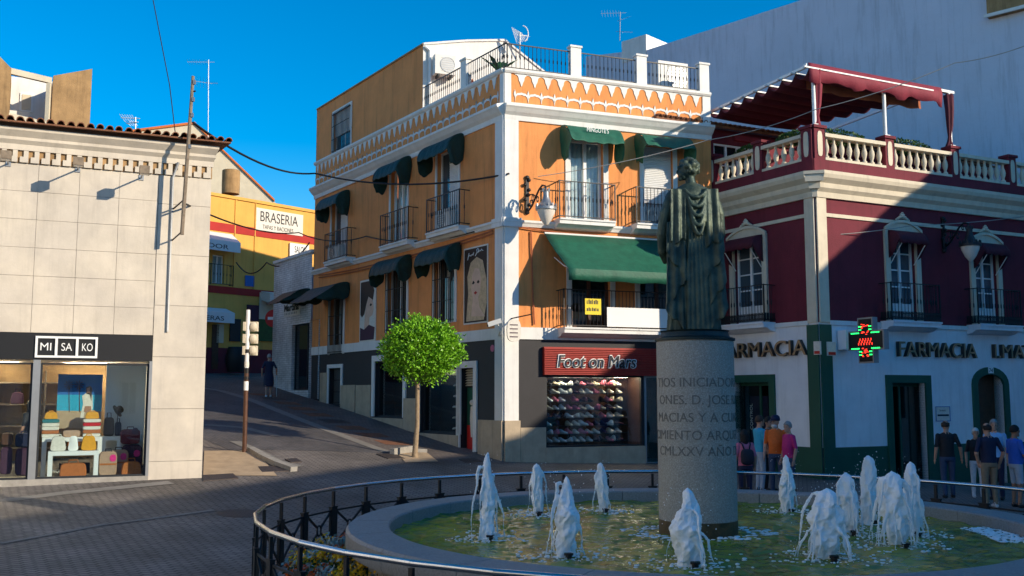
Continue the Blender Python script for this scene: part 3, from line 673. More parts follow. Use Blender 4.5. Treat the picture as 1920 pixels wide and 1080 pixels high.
u = OR.uz(1138, 610, .56)[0]; MB().box(OR, u, b, .56, .58, ZB+.36, ZB+.92).build('balcony_panel', 'white_clean', ob)
nt_ = OR.rect(1097, 560, 1127, 590, .57); o = MB().box(OR, nt_[0], nt_[1], .56, .575, nt_[2], nt_[3]).build('sale_notice', 'yellow_sign', ob)
nl = MB()
for q, (zz, hh) in enumerate(((.30, .13), (.10, .10))):
    for t in range(7): nl.box(OR, nt_[0]+.05+t*.055, nt_[0]+.09+t*.055-(.012 if (t+q) % 3 == 0 else 0), .5752, .578, nt_[2]+zz, nt_[2]+zz+hh*(1 if t % 2 else .8))
nl = nl.build('notice_print', 'dark_panel', o)
# shop front: red slatted sign, letters, glazing
sg = OR.rect(1021, 652, 1232, 704, .15); sa, sb, s0, s1 = sg; sb = 5.35
so = MB().box(OR, sa, sb, .01, .12, s0, s1).build('sign_board', 'red_slat', ob)
n = 15
sm_ = MB().profile(OR, 0, sb-sa, [(0, 0), (.035, .006), (.035, .034), (0, .04)]).mesh('sign_slat', 'red_slat', OR.w(0, 0, 0))
for i in range(n): place('sign_slat', sm_, OR.w(sa, .12, s0+.01+(s1-s0-.03)*i/n), so)
lt = OR.rect(1047, 664, 1192, 692, .2)
text_on('sign_lettering_back', 'Foot on Mars', OR, lt[0]-.04, lt[2]+.05, .17, .50, so, width=lt[1]-lt[0]+.08, depth=.02, bold=.022, shear=.15)
text_on('sign_lettering', 'Foot on Mars', OR, lt[0], lt[2]+.05, .205, .50, so, width=lt[1]-lt[0], depth=.012, bold=.0, mats=('dark_panel',), shear=.15)
h = (gr[0][0], gr[0][1], .85, gr[0][3]); display_box(OR, h, ob, 1.0, back='wood', side='wood')
f = frame_boxes(MB(), OR, *h, .05, -.12, -.02); f = f.build('shop_window', 'dark_iron', ob); MB().box(OR, h[0]+.05, h[1]-.05, -.08, -.07, h[2]+.05, h[3]-.05).build('pane', 'shop_glass', f)
MB().box(OR, h[0]-.03, h[1]+.03, -.1, .1, .3, .85).build('shop_sill', 'stone_plinth', ob)
h2 = (gr[1][0]+.03, gr[1][1]+.15, .3, gr[1][3]); display_box(OR, h2, ob, 1.2, back='wood'); f = frame_boxes(MB(), OR, *h2, .07, -.14, -.04).build('shop_door', 'grey_metal', ob); MB().box(OR, h2[0]+.07, h2[1]-.07, -.1, -.09, h2[2]+.07, h2[3]-.07).build('pane', 'shop_glass', f)
nn_ = OR.rect(1184, 838, 1204, 855, 0); o = MB().box(OR, nn_[0], nn_[1], -.065, -.06, nn_[2], nn_[3]).build('window_notice', 'pink_tag', ob); MB().box(OR, nn_[0]+.02, nn_[1]-.02, -.0595, -.058, nn_[2]+.16, nn_[3]-.02).build('notice_print', 'white_clean', o)
# shelves and shoes
def shoe_mesh(m):
    mb = MB(); rings = []
    for x, w, hh, zz in ((-.13,.03,.05,.0), (-.11,.042,.105,0), (-.05,.045,.11,0), (0,.043,.085,0), (.06,.05,.06,0), (.12,.045,.05,0), (.15,.02,.03,0)):
        rings.append([Vector((x, w*math.cos(t), hh*(.5+.5*math.sin(t)))) for t in [2*math.pi*i/8 for i in range(8)]])
    mb.loft(rings); return mb.mesh('shoe', m, smooth=2)
shoe_ms = [shoe_mesh(m) for m in ('shoe_white', 'shoe_white', 'bag_white', 'bag_dark', 'pink_shirt', 'bag_plum', 'shoe_white', 'pale_wall')]
SHC = ('white','white','cream','black','pink','plum','white','beige'); ORD = ('first','second','third','fourth','fifth','sixth','seventh','eighth','ninth','tenth')
sh = MB()
for j in range(10):
    z = .98+j*.232
    sh.box(OR, h[0]+.1, h[1]-.75, -.5, -.3, z-.014, z)
    sh.box(OR, h[1]-.72, h[1]-.12, -.95, -.75, z-.014, z)
    for (ua, ub, dd, stp) in ((h[0]+.25, h[1]-.85, -.40, .215), (h[1]-.64, h[1]-.15, -.84, .25)):
        u = ua
        while u < ub:
            if rnd.random() < .93:
                si = rnd.randrange(8); o = place('shoe', shoe_ms[si], OR.w(u+rnd.uniform(-.02,.02), dd, z), rz=OR.rotz()+rnd.choice((-1.2,-1.35,-1.0,1.9,-1.5)), scale=[rnd.uniform(1.1,1.25)]*2+[rnd.uniform(1.25,1.6)])
                tag(o, SHC[si]+' sneaker on the '+ORD[9-j]+' shelf from the top, '+('main' if dd > -.5 else 'rear')+' rack of the shoe shop', 'shoe', 'shoes on display in the corner shop window')
            u += stp
sh.build('shelf', 'dark_iron', ob)
mat('lamp_strip', (1,.9,.7), .5, var=0, emit=(1,.82,.55), es=34)
MB().box(OR, h[0]+.3, h[1]-.3, -.3, -.24, h[3]-.04, h[3]-.02).build('ceiling_lamp', 'lamp_strip', ob); MB().box(OR, h[1]-.7, h[1]-.15, -.7, -.64, h[3]-.04, h[3]-.02).build('ceiling_lamp', 'lamp_strip', ob)
sh = MB()
for i, hh in enumerate(gl[:2]):
    for j in range(5 if i else 4):
        z = hh[2]+.12+j*.33; ua = hh[0]+.06; ub = hh[0]+(.55 if i == 0 else .95)
        sh.box(OL, ua, ub, -.6, -.35, z-.014, z); u = ua+.12
        while u < ub:
            tag(place('shoe', rnd.choice(shoe_ms[:3]), OL.w(u, -.45, z), rz=OL.rotz()+rnd.choice((1.2, 1.4, 1.7)), scale=(1.15,)*3), 'pale sneaker on the small shelves of the street-side window behind the tree', 'shoe', 'shoes in the street-side windows'); u += .2
sh.build('shelf', 'dark_iron', ob)
# ============================================================ STONE-CLAD SHOP BUILDING (left)
mi = empty('stone_shop_building', MI.w(0, 0, .5), 'pale stone-clad shop building with tiled eave and black shop fascia', 'building')
UMI = 9.0; zk0, zk1 = 3.06, 3.62; ZD0, ZD1 = 7.16, 7.42
w1 = (1.16, 3.28, .62, 3.0); w2 = (3.42, 6.3, .62, 3.0)
MB().box(MI, 1.1, UMI, -.3, -.03, zk1, ZD1).build('wall_core', 'stone_panel', mi)
MB().box(MI, .0, 1.1, -.3, -.03, .2, ZD1).build('wall_core', 'stone_panel', mi)
MB().box(MI, 0, .0+.06, -6, -.03, .2, 7.6).build('side_wall', 'stone_panel', mi)
rows = 6; rh = (ZD0-zk1)/rows; cw = .795
pm_ = None
for j in range(rows):
    for i in range(10):
        u0 = 1.12+i*cw; me = MB().box(MI, 0, cw-.007, -.03, rnd.choice((.0,.002,.004)), 0, rh-.007)
        place('wall_panel', me.mesh('wall_panel', 'stone_panel', MI.w(0, 0, 0)), MI.w(u0, 0, zk1+j*rh), mi)
for j in range(7):
    z0 = .3 if j == 0 else .45+1.12*j-.65; z1 = .45+1.12*(j+1)-.65; z1 = min(z1, ZD0)
    if z1 > z0+.1: MB().box(MI, .0, 1.105, -.03, .012, z0, z1-.008).build('pillar_panel', 'stone_panel', mi)
# dentil frieze, mouldings
MB().box(MI, -.01, UMI, -.03, .006, ZD0, ZD1+.02).build('dentil_backing', 'tan_wall', mi)
du = .205; dm = MB().prism(MI, [(0, 0), (.16, 0), (.16, .12), (.09, .12), (.09, .25), (0, .25)], 0, .05).mesh('dentil', 'stone_panel', MI.w(0, 0, 0))
dm2 = None
for i in range(int(UMI/du)): place('dentil', dm, MI.w(.02+i*du, .006, ZD0+.005), mi)
MB().profile(MI, 0, UMI, [(-.1, ZD1+.0), (.06, ZD1+.0), (.06, ZD1+.12), (.13, ZD1+.2), (.13, ZD1+.26), (.24, ZD1+.38), (.24, ZD1+.44), (-.1, ZD1+.46)], mitre0=.5).build('cornice', 'stone_panel', mi)
MB().hexa([MI.w(-.35,.42,7.92), MI.w(UMI,.42,7.92), MI.w(UMI,-4.2,8.5), MI.w(-.35,-4.2,8.5), MI.w(-.35,.42,7.95), MI.w(UMI,.42,7.95), MI.w(UMI,-4.2,8.55), MI.w(-.35,-4.2,8.55)]).build('roof', 'roof_tile', mi)
def tile_mesh(L, r=.078):
    mb = MB(); A = [math.pi*k/6 for k in range(7)]; rings = []
    for y, rr in ((0, r), (L, r*.82)): rings.append([Vector((rr*math.cos(a), y, rr*math.sin(a))) for a in A])
    mb.loft(rings, closed=False); o = []
    for y, rr in ((0, r-.018), (L, r*.82-.018)): o.append([Vector((rr*math.cos(a), y, rr*math.sin(a))) for a in A])
    mb.loft(o, closed=False)
    for k in range(6): mb.add([rings[0][k], rings[0][k+1], o[0][k+1], o[0][k]], [(0,1,2,3)])
    return mb.mesh('roof_tile', 'roof_tile', smooth=True)
tm = tile_mesh(.55)
for i in range(int((UMI+.3)/.19)):
    u = -.3+i*.19
    for k in range(3):
        p = MI.w(u+rnd.uniform(-.01,.01), .46-.42*k, 7.965+.055*k+rnd.uniform(-.006,.008)); place('roof_tile', tm, p, mi, rot=(math.radians(7.5), 0, MI.rotz()+math.pi+rnd.uniform(-.03,.03)))
# fascia with the boxed name
MB().box(MI, 1.11, UMI, -.2, .03, zk0, zk1-.01).build('fascia', 'black', mi)
sr = MI.rect(66, 631, 183, 671, .05)
fo = MB(); frame_boxes(fo, MI, sr[0], sr[1], sr[2], sr[3], .045, .03, .07); w3 = (sr[1]-sr[0])/3
for i in (1, 2): fo.box(MI, sr[0]+w3*i-.025, sr[0]+w3*i+.025, .03, .069, sr[2]+.04, sr[3]-.04)
fo = fo.build('name_frame', 'white_clean', mi)
for i, t in enumerate(('MI', 'SA', 'KO')): text_on('name_letters', t, MI, sr[1]-w3*i-w3*.24, sr[2]+.15, .035, .23, fo, width=w3*.52, depth=.006, bold=0)
# glazing, posts, sill and the room behind
mb = MB().box(MI, 1.1, UMI, -.25, .02, .36, .62); mb.build('shop_sill', 'kerb', mi)
for a_, b_ in ((3.28,3.42),(1.1,1.16),(6.3,6.4)): MB().box(MI, a_, b_, -.12, .02, .62, zk0).build('window_post', 'grey_metal', mi)
for a_ in (1.6, 3.8, 5.2): MB().box(MI, a_, a_+1.2, -2.6, -2.5, zk0-.02, zk0+.01).build('ceiling_lamp', 'lamp_strip', mi)
for h in (w1, w2):
    f = frame_boxes(MB(), MI, *h, .04, -.1, -.04).build('shop_window', 'dark_iron', mi); MB().box(MI, h[0]+.04, h[1]-.04, -.075, -.065, h[2]+.04, h[3]-.04).build('pane', 'shop_glass', f)
MB().box(MI, 6.4, UMI, -.2, 0, .3, zk0).build('pier', 'stone_panel', mi)
MB().box(MI, .9, UMI, -3.2, -.1, .5, .6).build('shop_floor', 'pale_wall', mi)
MB().box(MI, .9, UMI, -3.2, -.1, zk0+.02, zk0+.06).build('shop_ceiling', 'white_clean', mi)
MB().box(MI, .9, UMI, -3.3, -3.2, .5, zk0+.1).build('shop_back_wall', 'tan_wall', mi)
MB().box(MI, 1.02, 1.08, -3.2, -.12, .6, zk0).build('shop_side_wall', 'white_clean', mi)
sw = MB().box(MI, 1.1, 1.95, -1.75, -1.68, .6, zk0).build('display_screen', 'white_clean', mi)
sh = MB()
for z in (1.1, 1.6, 2.1, 2.6): sh.box(MI, 2.1, 8.8, -3.19, -2.85, z, z+.03)
for u in (3.2, 4.2, 5.2, 6.2): sh.box(MI, u, u+.03, -3.19, -2.85, .6, 2.9)
sh.build('shelving', 'pole_wood', mi)
def sup(a, b, c, e, p=4, n=20):
    uc, zc, ru, rz_ = (a+b)/2, (c+e)/2, (b-a)/2, (e-c)/2; out = []
    for i in range(n):
        t = 2*math.pi*i/n; x, y = math.cos(t), math.sin(t); out.append((uc+ru*math.copysign(abs(x)**(2/p), x), zc+rz_*math.copysign(abs(y)**(2/p), y)))
    return out
def bag(name, F, rect, d, th, m, label, cat, handle=0, taper=0., tagm=None, band=None, wheels=False):
    a, b, c, e = rect; mb = MB(); n = 20; O = sup(a, b, c, e, 5); rings = []
    for dd, s in ((d-th, .93), (d-th*.9, 1.), (d-th*.1, 1.), (d, .93)):
        rings.append([F.w((a+b)/2+(u-(a+b)/2)*s*(1-taper*(z-c)/(e-c)), dd, max(c, (c+e)/2+(z-(c+e)/2)*s)) for u, z in O])
    mb.loft(rings); o = mb.build(name, m, None, smooth=True, loc=F.w((a+b)/2, d-th/2, c)); tag(o, label, cat)
    um = (a+b)/2
    if handle: MB().tube([F.w(um-(b-a)*.18, d-th/2, e-.02), F.w(um-(b-a)*.15, d-th/2, e+handle), F.w(um+(b-a)*.15, d-th/2, e+handle), F.w(um+(b-a)*.18, d-th/2, e-.02)], .012, 6).build('handle', m if not wheels else 'bag_dark', o, smooth=True)
    if tagm: MB().prism(F, sup(um-.16, um-.03, (c+e)/2+.05, (c+e)/2+.2, 2.5, 12), d+.002, d+.008).build('price_tag', tagm, o)
    if band: MB().box(F, a+.01, b-.01, d-.001, d+.008, (c+e)/2-.02, (c+e)/2+.015).build('strap', band, o)
    if wheels:
        for u in (a+.06, b-.06): MB().tube([F.w(u, d-.02, c+.02), F.w(u, d-.06, c+.02)], .03, 8).build('wheel', 'black', o)
    return o
def mrect(x0, y0, x1, y1, d): return MI.rect(x0, y0, x1, y1, d)
def table(rect, d0, d1, label, th=.09):
    a, b, c, e = rect; c = .6; t = empty('display_table', MI.w((a+b)/2, (d0+d1)/2, c), label, 'table')
    MB().box(MI, a, b, d0, d1, e-th, e).build('table_top', 'white_clean', t)
    for u in (a, b-th): MB().box(MI, u, u+th, d0, d1, c, e-th).build('leg', 'white_clean', t)
    return t
ta = table(mrect(89, 846, 184, 905, -.35), -.75, -.35, 'low white display table with an orange handbag beneath it'); tb = table(mrect(77, 820, 190, 905, -.8), -1.15, -.78, 'taller white display table holding stacked handbags')
tcx = table(mrect(188, 818, 226, 905, -1.2), -1.55, -1.15, 'small white display cube behind the suitcases')
def zrect(x0, y0, x1, y1, d, z0=None):
    a, b, c, e = mrect(x0, y0, x1, y1, d)
    if z0 is not None: e += z0-c; c = z0
    return a, b, c, e
za = mrect(89, 846, 184, 905, -.35)[3]; zb_ = mrect(77, 820, 190, 905, -.8)[3]; zc_ = mrect(188, 818, 226, 905, -1.2)[3]
bag('handbag', MI, zrect(110, 879, 163, 906, -.42, .6), -.42, .2, 'bag_tan', 'glossy tan leather handbag on the floor under the low white table', 'handbag', .06, .12)
bag('rucksack', MI, zrect(93, 817, 125, 845, -.45, za), -.45, .16, 'bag_white', 'white rucksack with yellow pocket on the low display table', 'bag', .03, .3)
bag('rucksack', MI, zrect(151, 817, 182, 845, -.45, za), -.45, .16, 'bag_yellow', 'mustard yellow rucksack on the low display table', 'bag', .03, .3)
bag('necklace_stand', MI, zrect(127, 818, 148, 846, -.5, za), -.5, .05, 'white_clean', 'white necklace bust between the two rucksacks', 'display bust', 0, .4)
LAY = ('bottom','second','third','fourth','top')
for (x0, x1, cols, nm) in ((78, 111, ('bag_white','bag_tan','bag_white','bag_white','bag_teal'), 'left'), (155, 189, ('bag_white','bag_tan','bag_white','red_paint','bag_white'), 'right')):
    z = zb_
    for ci, c_ in enumerate(cols):
        a, b, _, _ = mrect(x0, 800, x1, 806, -.85)
        bag('clutch_bag', MI, (a, b, z, z+.075), -.85, .22, c_, {'bag_white': 'white', 'bag_tan': 'tan', 'bag_teal': 'teal', 'red_paint': 'red'}[c_]+f' clutch bag, {LAY[ci]} layer in the {nm} stack', 'handbag'); z += .078
    bag('handbag', MI, (a+.03, b-.03, z, z+.15), -.88, .12, 'bag_yellow', f'mustard flap handbag on top of the {nm} bag stack', 'handbag', .02, .25)
bag('clutch_bag', MI, zrect(118, 801, 151, 814, -.9, zb_), -.9, .15, 'bag_pattern', 'salmon and grey folded clutch lying between the two bag stacks', 'handbag')
bag('suitcase', MI, zrect(185, 856, 219, 903, -.38, .6), -.38, .22, 'bag_pattern', 'front cream patterned cabin suitcase with pink tag', 'suitcase', .05, 0, 'pink_tag', 'bag_tan', True)
bag('suitcase', MI, zrect(203, 843, 241, 890, -.75, .6), -.75, .25, 'bag_pattern', 'larger patterned suitcase standing behind the front one', 'suitcase', .05, 0, 'pink_tag', 'bag_tan', True)
bag('suitcase', MI, zrect(228, 834, 267, 888, -1.05, .6), -1.05, .26, 'bag_plum', 'dark plum patterned suitcase under the wine-red one', 'suitcase', 0, 0, 'pink_tag', None, True)
bag('suitcase', MI, zrect(226, 805, 263, 833, -1.05), -1.05, .22, 'bag_wine', 'wine-red suitcase stacked on the plum suitcase', 'suitcase', .05, 0, 'bag_plum')
bag('holdall', MI, zrect(226, 878, 266, 904, -.4, .6), -.4, .25, 'bag_tan', 'orange-brown holdall on the shop floor by the right window edge', 'bag', .07, .2)
bag('handbag', MI, zrect(193, 783, 215, 818, -1.3, zc_), -1.3, .16, 'hat', 'tall olive tote bag standing on the white cube', 'handbag', .1, .15)
bag('handbag', MI, zrect(215, 792, 228, 818, -1.3, zc_), -1.3, .14, 'bag_dark', 'small black tote bag beside the olive one', 'handbag', .08, .1)
for i, (x0, y0, x1, y1, m) in enumerate(((2, 812, 24, 835, 'wood'), (28, 812, 60, 838, 'navy'), (0, 838, 22, 890, 'bag_plum'), (28, 840, 60, 892, 'bag_plum'))):
    bag('suitcase', MI, zrect(x0, y0, x1, y1, -.5), -.5, .25, m, ('brown bag on the far-left stack in the window', 'navy bag on the second stack left of the window post', 'dark dotted suitcase at the far left edge of the photo', 'dark dotted suitcase just left of the window post')[i], 'suitcase', .03)
for i in range(9):
    u = 2.4+i*.62; z = (1.13, 1.63, 2.13)[i % 3]; bag('handbag', MI, (u, u+.3, z, z+.26), -2.9, .16, rnd.choice(('bag_dark','hat','bag_plum','bag_tan')), f'dim handbag on the back shelves, {("first","second","third","fourth","fifth","sixth","seventh","eighth","ninth")[i]} from the right', 'handbag', .08, .2)
# felt hat on a stand
hc = MI.w(*[(lambda r: ((r[0]+r[1])/2, -1.3))(mrect(213, 759, 229, 781, -1.3))][0], 0); hz_ = mrect(213, 759, 229, 781, -1.3)
M_ = Matrix.Translation(Vector((hc.x, hc.y, (hz_[2]+hz_[3])/2))) @ Matrix.Rotation(1.0, 4, 'Y'); mb = MB()
mb.loft([[M_@Vector((r*math.cos(t), r*math.sin(t), z)) for t in [2*math.pi*i/16 for i in range(16)]] for r, z in ((.15,-.02),(.15,-.01),(.09,0),(.085,.08),(.06,.11),(.01,.115))]); ho = mb.build('hat', 'hat', smooth=True); tag(ho, 'brown felt hat tilted on a stand in the shop window', 'hat')
MB().tube([Vector((hc.x, hc.y, zc_)), Vector((hc.x, hc.y, (hz_[2]+hz_[3])/2))], .008, 6).build('hat_stand', 'dark_iron', ho)
# beach poster in the window
pr_ = mrect(107, 702, 191, 803, -1.3); po = MB().box(MI, pr_[0], pr_[1], -1.33, -1.3, pr_[2], pr_[3]).build('window_poster', 'blue_sign', None, loc=MI.w((pr_[0]+pr_[1])/2, -1.31, pr_[2])); tag(po, 'blue beach poster of a model with two palms hanging in the shop window', 'poster')
pw, ph = pr_[1]-pr_[0], pr_[3]-pr_[2]
def pp(pts, m, k): MB().prism(MI, [(pr_[1]-pw*x, pr_[2]+ph*y) for x, y in pts], -1.2999, -1.298+k*.002).build('poster_print', m, po)
pp([(0,.32),(1,.30),(1,.62),(0,.62)], 'turquoise_shirt', 0); pp([(0,0),(1,0),(1,.31),(0,.33)], 'tan_pave', 1)
for x in (.27, .5):
    pp([(x-.0,.3),(x+.02,.3),(x-.02,.8),(x-.035,.8)], 'wood', 2)
    for a in range(9):
        t = a*.7; pp([(x-.03,.8),(x-.03+.11*math.cos(t),.8+.09*math.sin(t)),(x-.03+.10*math.cos(t+.25),.8+.08*math.sin(t+.25))], 'wood', 3)
pp([(.52,.18),(.58,.45),(.55,.6),(.65,.66),(.78,.62),(.80,.4),(.78,.3),(.62,.3),(.60,.18)], 'bag_white', 3); pp([(.60,.30),(.78,.30),(.76,.41),(.62,.41)], 'skin_dark', 4); pp([(.64,.64),(.63,.76),(.72,.79),(.77,.74),(.76,.5),(.72,.62)], 'hair_brown', 4); pp([(.65,.66),(.65,.74),(.71,.76),(.72,.66)], 'skin_dark', 5)
so_ = mrect(110, 868, 168, 902, -1.12); q = MB().box(MI, so_[0], so_[1], -1.2, -1.17, .6, so_[3]).build('dotted_board', 'bag_dark', None, loc=MI.w(so_[0], -1.2, .6)); tag(q, 'dark dotted board reading shop online behind the low table', 'sign')
text_on('board_lettering', 'SHOP ONLINE', MI, so_[0]+.78, so_[3]-.2, -1.168, .1, q, width=.55, depth=.002)
for i in range(40): MB().cbox(MI.w(so_[1]-.04-(i % 8)*.045, -1.168, .68+(i//8)*.09), (.014,.014,.014)).build('dot', 'bag_white', q) if i < 40 else None
# wall spotlights
for i, (x, y, lab) in enumerate(((11, 291, 'leftmost of three box floodlights on arms under the dentil frieze, at the photo edge'), (147, 303, 'middle box floodlight on an arm under the dentil frieze'), (271, 319, 'rightmost box floodlight on an arm, nearest the leaning pole'))):
    u, z = MI.uz(x, y, .95); t = empty('floodlight', MI.w(u, 0, z), lab, 'floodlight', 'floodlights on the stone wall')
    MB().tube([MI.w(u, -.0, z+.03), MI.w(u, .8, z+.03)], .018, 6).build('arm', 'grey_metal', t); MB().box(MI, u-.1, u+.1, .8, 1.0, z-.08, z+.09).build('lamp_housing', 'pole_wood', t); MB().box(MI, u-.085, u+.085, .82, .98, z-.085, z-.081).build('lamp_lens', 'lamp_glass', t); MB().box(MI, u-.05, u+.05, .0, .02, z-.03, z+.09).build('mount', 'grey_metal', t)
u, z = MI.uz(318, 500, .03); mb = MB().tube([MI.w(u,.04,3.7), MI.w(u,.04,7.1), MI.w(u-.1,.1,7.45)], .03, 6); tag(mb.build('conduit_pipe', 'grey_metal', smooth=True), 'thin vertical conduit on the stone wall beside the pillar', 'pipe')
mb = MB().tube([at_y(394, 890, 21.85)+Vector((0,0,.02)), at_y(392, 888, 21.6)], .03, 8); 
# leaning cable pole bracketed on the stone wall
pa, pb = at_y(341, 440, 21.2), at_y(362, 143, 21.2); t = empty('cable_pole', pa, 'slim weathered pole fixed to the stone wall carrying cables', 'pole')
MB().tube([pa, pa.lerp(pb, .5), pb], [.045, .042, .035], 8).build('pole', 'pole_wood', t, smooth=True)
for k in (.02, .22, .9): q = pa.lerp(pb, k); MB().tube([q, MI.w(MI.uz(322, 470, 0)[0] if k < .5 else MI.uz(345, 200, 0)[0], 0, q.z-(.12 if k < .5 else 0))] if k < .5 else [q, q+Vector((.08,0,.02))], .018, 6).build('bracket', 'iron', t)
for k in (.55, .75, .85, .96): MB().cbox(pa.lerp(pb, k)+Vector((.045, -.02, 0)), (.05, .05, .09)).build('insulator', 'grey_metal', t)
# ============================================================ MAROON CORNER BUILDING
mr = empty('maroon_building', MR.w(0, 0, 0), 'maroon and white corner pharmacy with green base and balustraded terrace', 'building')
MZ, MC0, MC1, MB0, MB1 = 4.3, 7.85, 8.44, 8.82, 9.58
UMR, UML = 16., 4.6
ww = [MR.rect(1668,440,1716,606), MR.rect(1827,462,1869,612)]; ww = [(a,b,MZ+.12,e) for a,b,c,e in ww]+[(9.6,10.9,MZ+.12,ww[0][3]),(12.9,14.2,MZ+.12,ww[0][3])]
wl_ = [ML.rect(1379,450,1432,606)]; wl_ = [(a,b,MZ+.12,e) for a,b,c,e in wl_]
dr = [MR.rect(1674,718,1737,900), MR.rect(1835,702,1884,905)]; dr = [(dr[0][0],dr[0][1],-.8,dr[0][3]), (dr[1][0],dr[1][1],-.8,dr[1][3]), (9.8,11.2,-.8,dr[0][3])]
dl = [ML.rect(1379,717,1446,900)]; dl = [(dl[0][0],dl[0][1],-.6,dl[0][3])]
for F, U, wn_, dn in ((MR, UMR, ww, dr), (ML, UML, wl_, dl)):
    wall(F, .0, U, MZ, MC0, wn_, dep=.28).build('upper_wall', 'maroon', mr)
    wall(F, .0, U, .92, MZ, [(h[0],h[1],h[2],h[3]) for h in dn], dep=.35).build('lower_wall', 'white_wall', mr)
    wall(F, .0, U, -1.4, .92, dn, dep=.35, d=.012).build('wainscot', 'green_paint', mr)
    MB().box(F, .36, U, .002, .05, MZ-.06, MZ+.06).build('string_course', 'white', mr)
    MB().profile(F, 0, U, [(0, MC0-.1), (.08, MC0-.1), (.10, MC0+.05), (.2, MC0+.15), (.22, MC0+.28), (.36, MC0+.4), (.40, MC0+.5), (.40, MC1), (0, MC1+.03)], mitre0=.0).build('cornice', 'cream', mr)
    MB().box(F, .36, U, .002, .045, MC0-.62, MC0-.52).build('upper_band', 'cream', mr)
    MB().box(F, -.1, U, -.2, .08, MC1, MB0).build('parapet', 'maroon', mr)
    MB().box(F, .02, .36, .002, .05, .0+MZ, MC0).build('pilaster', 'cream', mr)
    MB().box(F, .0, .40, .014, .055, -1.4, MZ-.06).build('green_pilaster', 'green_paint', mr)
cfill = MB().hexa([MR.w(0,.4,MC1-.09), MR.w(.5,.0,MC1-.09), ML.w(.5,0,MC1-.09), ML.w(0,.4,MC1-.09), MR.w(0,.4,MC1), MR.w(.5,0,MC1), ML.w(.5,0,MC1), ML.w(0,.4,MC1)]); cfill.build('cornice_corner', 'cream', mr)
mb = MB(); 
for k, z0, z1, dd in ((0, MC0-.1, MC0+.12, .1), (1, MC0+.12, MC0+.3, .22), (2, MC0+.3, MC1-.1, .36)):
    mb.add([MR.w(0,dd,z0), MR.w(0,0,z0), ML.w(0,dd,z0), MR.w(0,dd,z1), MR.w(0,0,z1), ML.w(0,dd,z1)], [(0,1,2),(3,5,4),(0,2,5,3),(0,3,4,1),(1,4,5,2)])
mb.build('cornice_corner', 'cream', mr)
# tops: terrace floor, back
rb = MB(); rb.quad(MR.w(0,0,MC1+.1), MR.w(UMR,0,MC1+.1), MR.w(UMR,-8,MC1+.1), ML.w(UML,-.0,MC1+.1)); rb.quad(MR.w(UMR,0,-1.5), MR.w(UMR,-8,-1.5), MR.w(UMR,-8,MC1), MR.w(UMR,0,MC1)); rb.build('terrace_floor', 'terracotta', mr)
def arch_window(F, h, s):
    a, b, c, e = h; w = .19
    mb = MB(); mb.box(F, a-w, a, .002, .07, c, e+.02); mb.box(F, b, b+w, .002, .07, c, e+.02)
    n = 10; um = (a+b)/2; hw = (b-a)/2+w; hi = (b-a)/2
    for i in range(n):
        x0, x1 = -hw+2*hw*i/n, -hw+2*hw*(i+1)/n; f = lambda x: e+.10+.26*(1-(x/hw)**2)
        mb.prism(F, [(um+x0, e), (um+x1, e), (um+x1, f(x1)), (um+x0, f(x0))], .002, .075)
        g_ = lambda x: f(x)+.05; k = 1.06
        mb.prism(F, [(um+x0*k, f(x0)-.03), (um+x1*k, f(x1)-.03), (um+x1*k, g_(x1)), (um+x0*k, g_(x0))], .0751, .13)
    mb.build('window_surround', 'cream', mr)
    cr = MB(); zc = e+.44
    for x, z, r in ((0,.09,.10),(-.13,.05,.075),(.13,.05,.075),(-.24,.0,.06),(.24,.0,.06),(0,.20,.06),(-.08,.15,.05),(.08,.15,.05),(-.33,-.04,.045),(.33,-.04,.045)): cr.ball(F.w(um+x*.75, .09, zc+z*.8), r*.72, 8, 6)
    cr.build('crest_ornament', 'cream', mr, smooth=2)
    window(F, h, mr, 2, 4, kind='blue_glass', w=.07, d=-.12, solid=.45)
    sd = MB().box(F, a-.0, a+.02, -.3, -.05, c, e); sd.build('reveal_board', 'white_clean', mr)
    # wine-red hood awning
    r = []; prof = [(.06,0),(.22,-.02),(.38,-.1),(.48,-.24),(.5,-.42)]; mb = MB(); n = 12; zt = e+.08
    for i in range(n+1):
        u = a-.06+(b-a+.12)*i/n; r.append([F.w(u, d, zt+z+(.03*math.cos(i*math.pi/1.5) if k == 4 else 0)) for k, (d, z) in enumerate(prof)])
    mb.loft(r, closed=False)
    for u in (a-.06, b+.06): mb.loft([[F.w(u, d, zt+z) for d, z in prof], [F.w(u, d*.95, zt-.45-.35*(1-d/.5)-.1*math.sin(d*9)) for d, z in prof]], closed=False)
    o = mb.build('awning', 'wine_cloth', mr, smooth=True); o.modifiers.new('solid', 'SOLIDIFY').thickness = .012
    for u in (a+.05, b-.05): MB().tube([F.w(u, .02, zt-.95), F.w(u, .46, zt-.4)], .014, 5).build('awning_arm', 'white_clean', o)
    ua, ub = a-.42, b+.46
    slab(F, ua, ub, MZ+.1, .46, mr, 'white_wall'); railing(F, ua, ub, MZ+.1, MZ+1.16, .43, mr, step=.12, base=.26)
for h in ww: arch_window(MR, h, 1)
for h in wl_: arch_window(ML, h, 2)
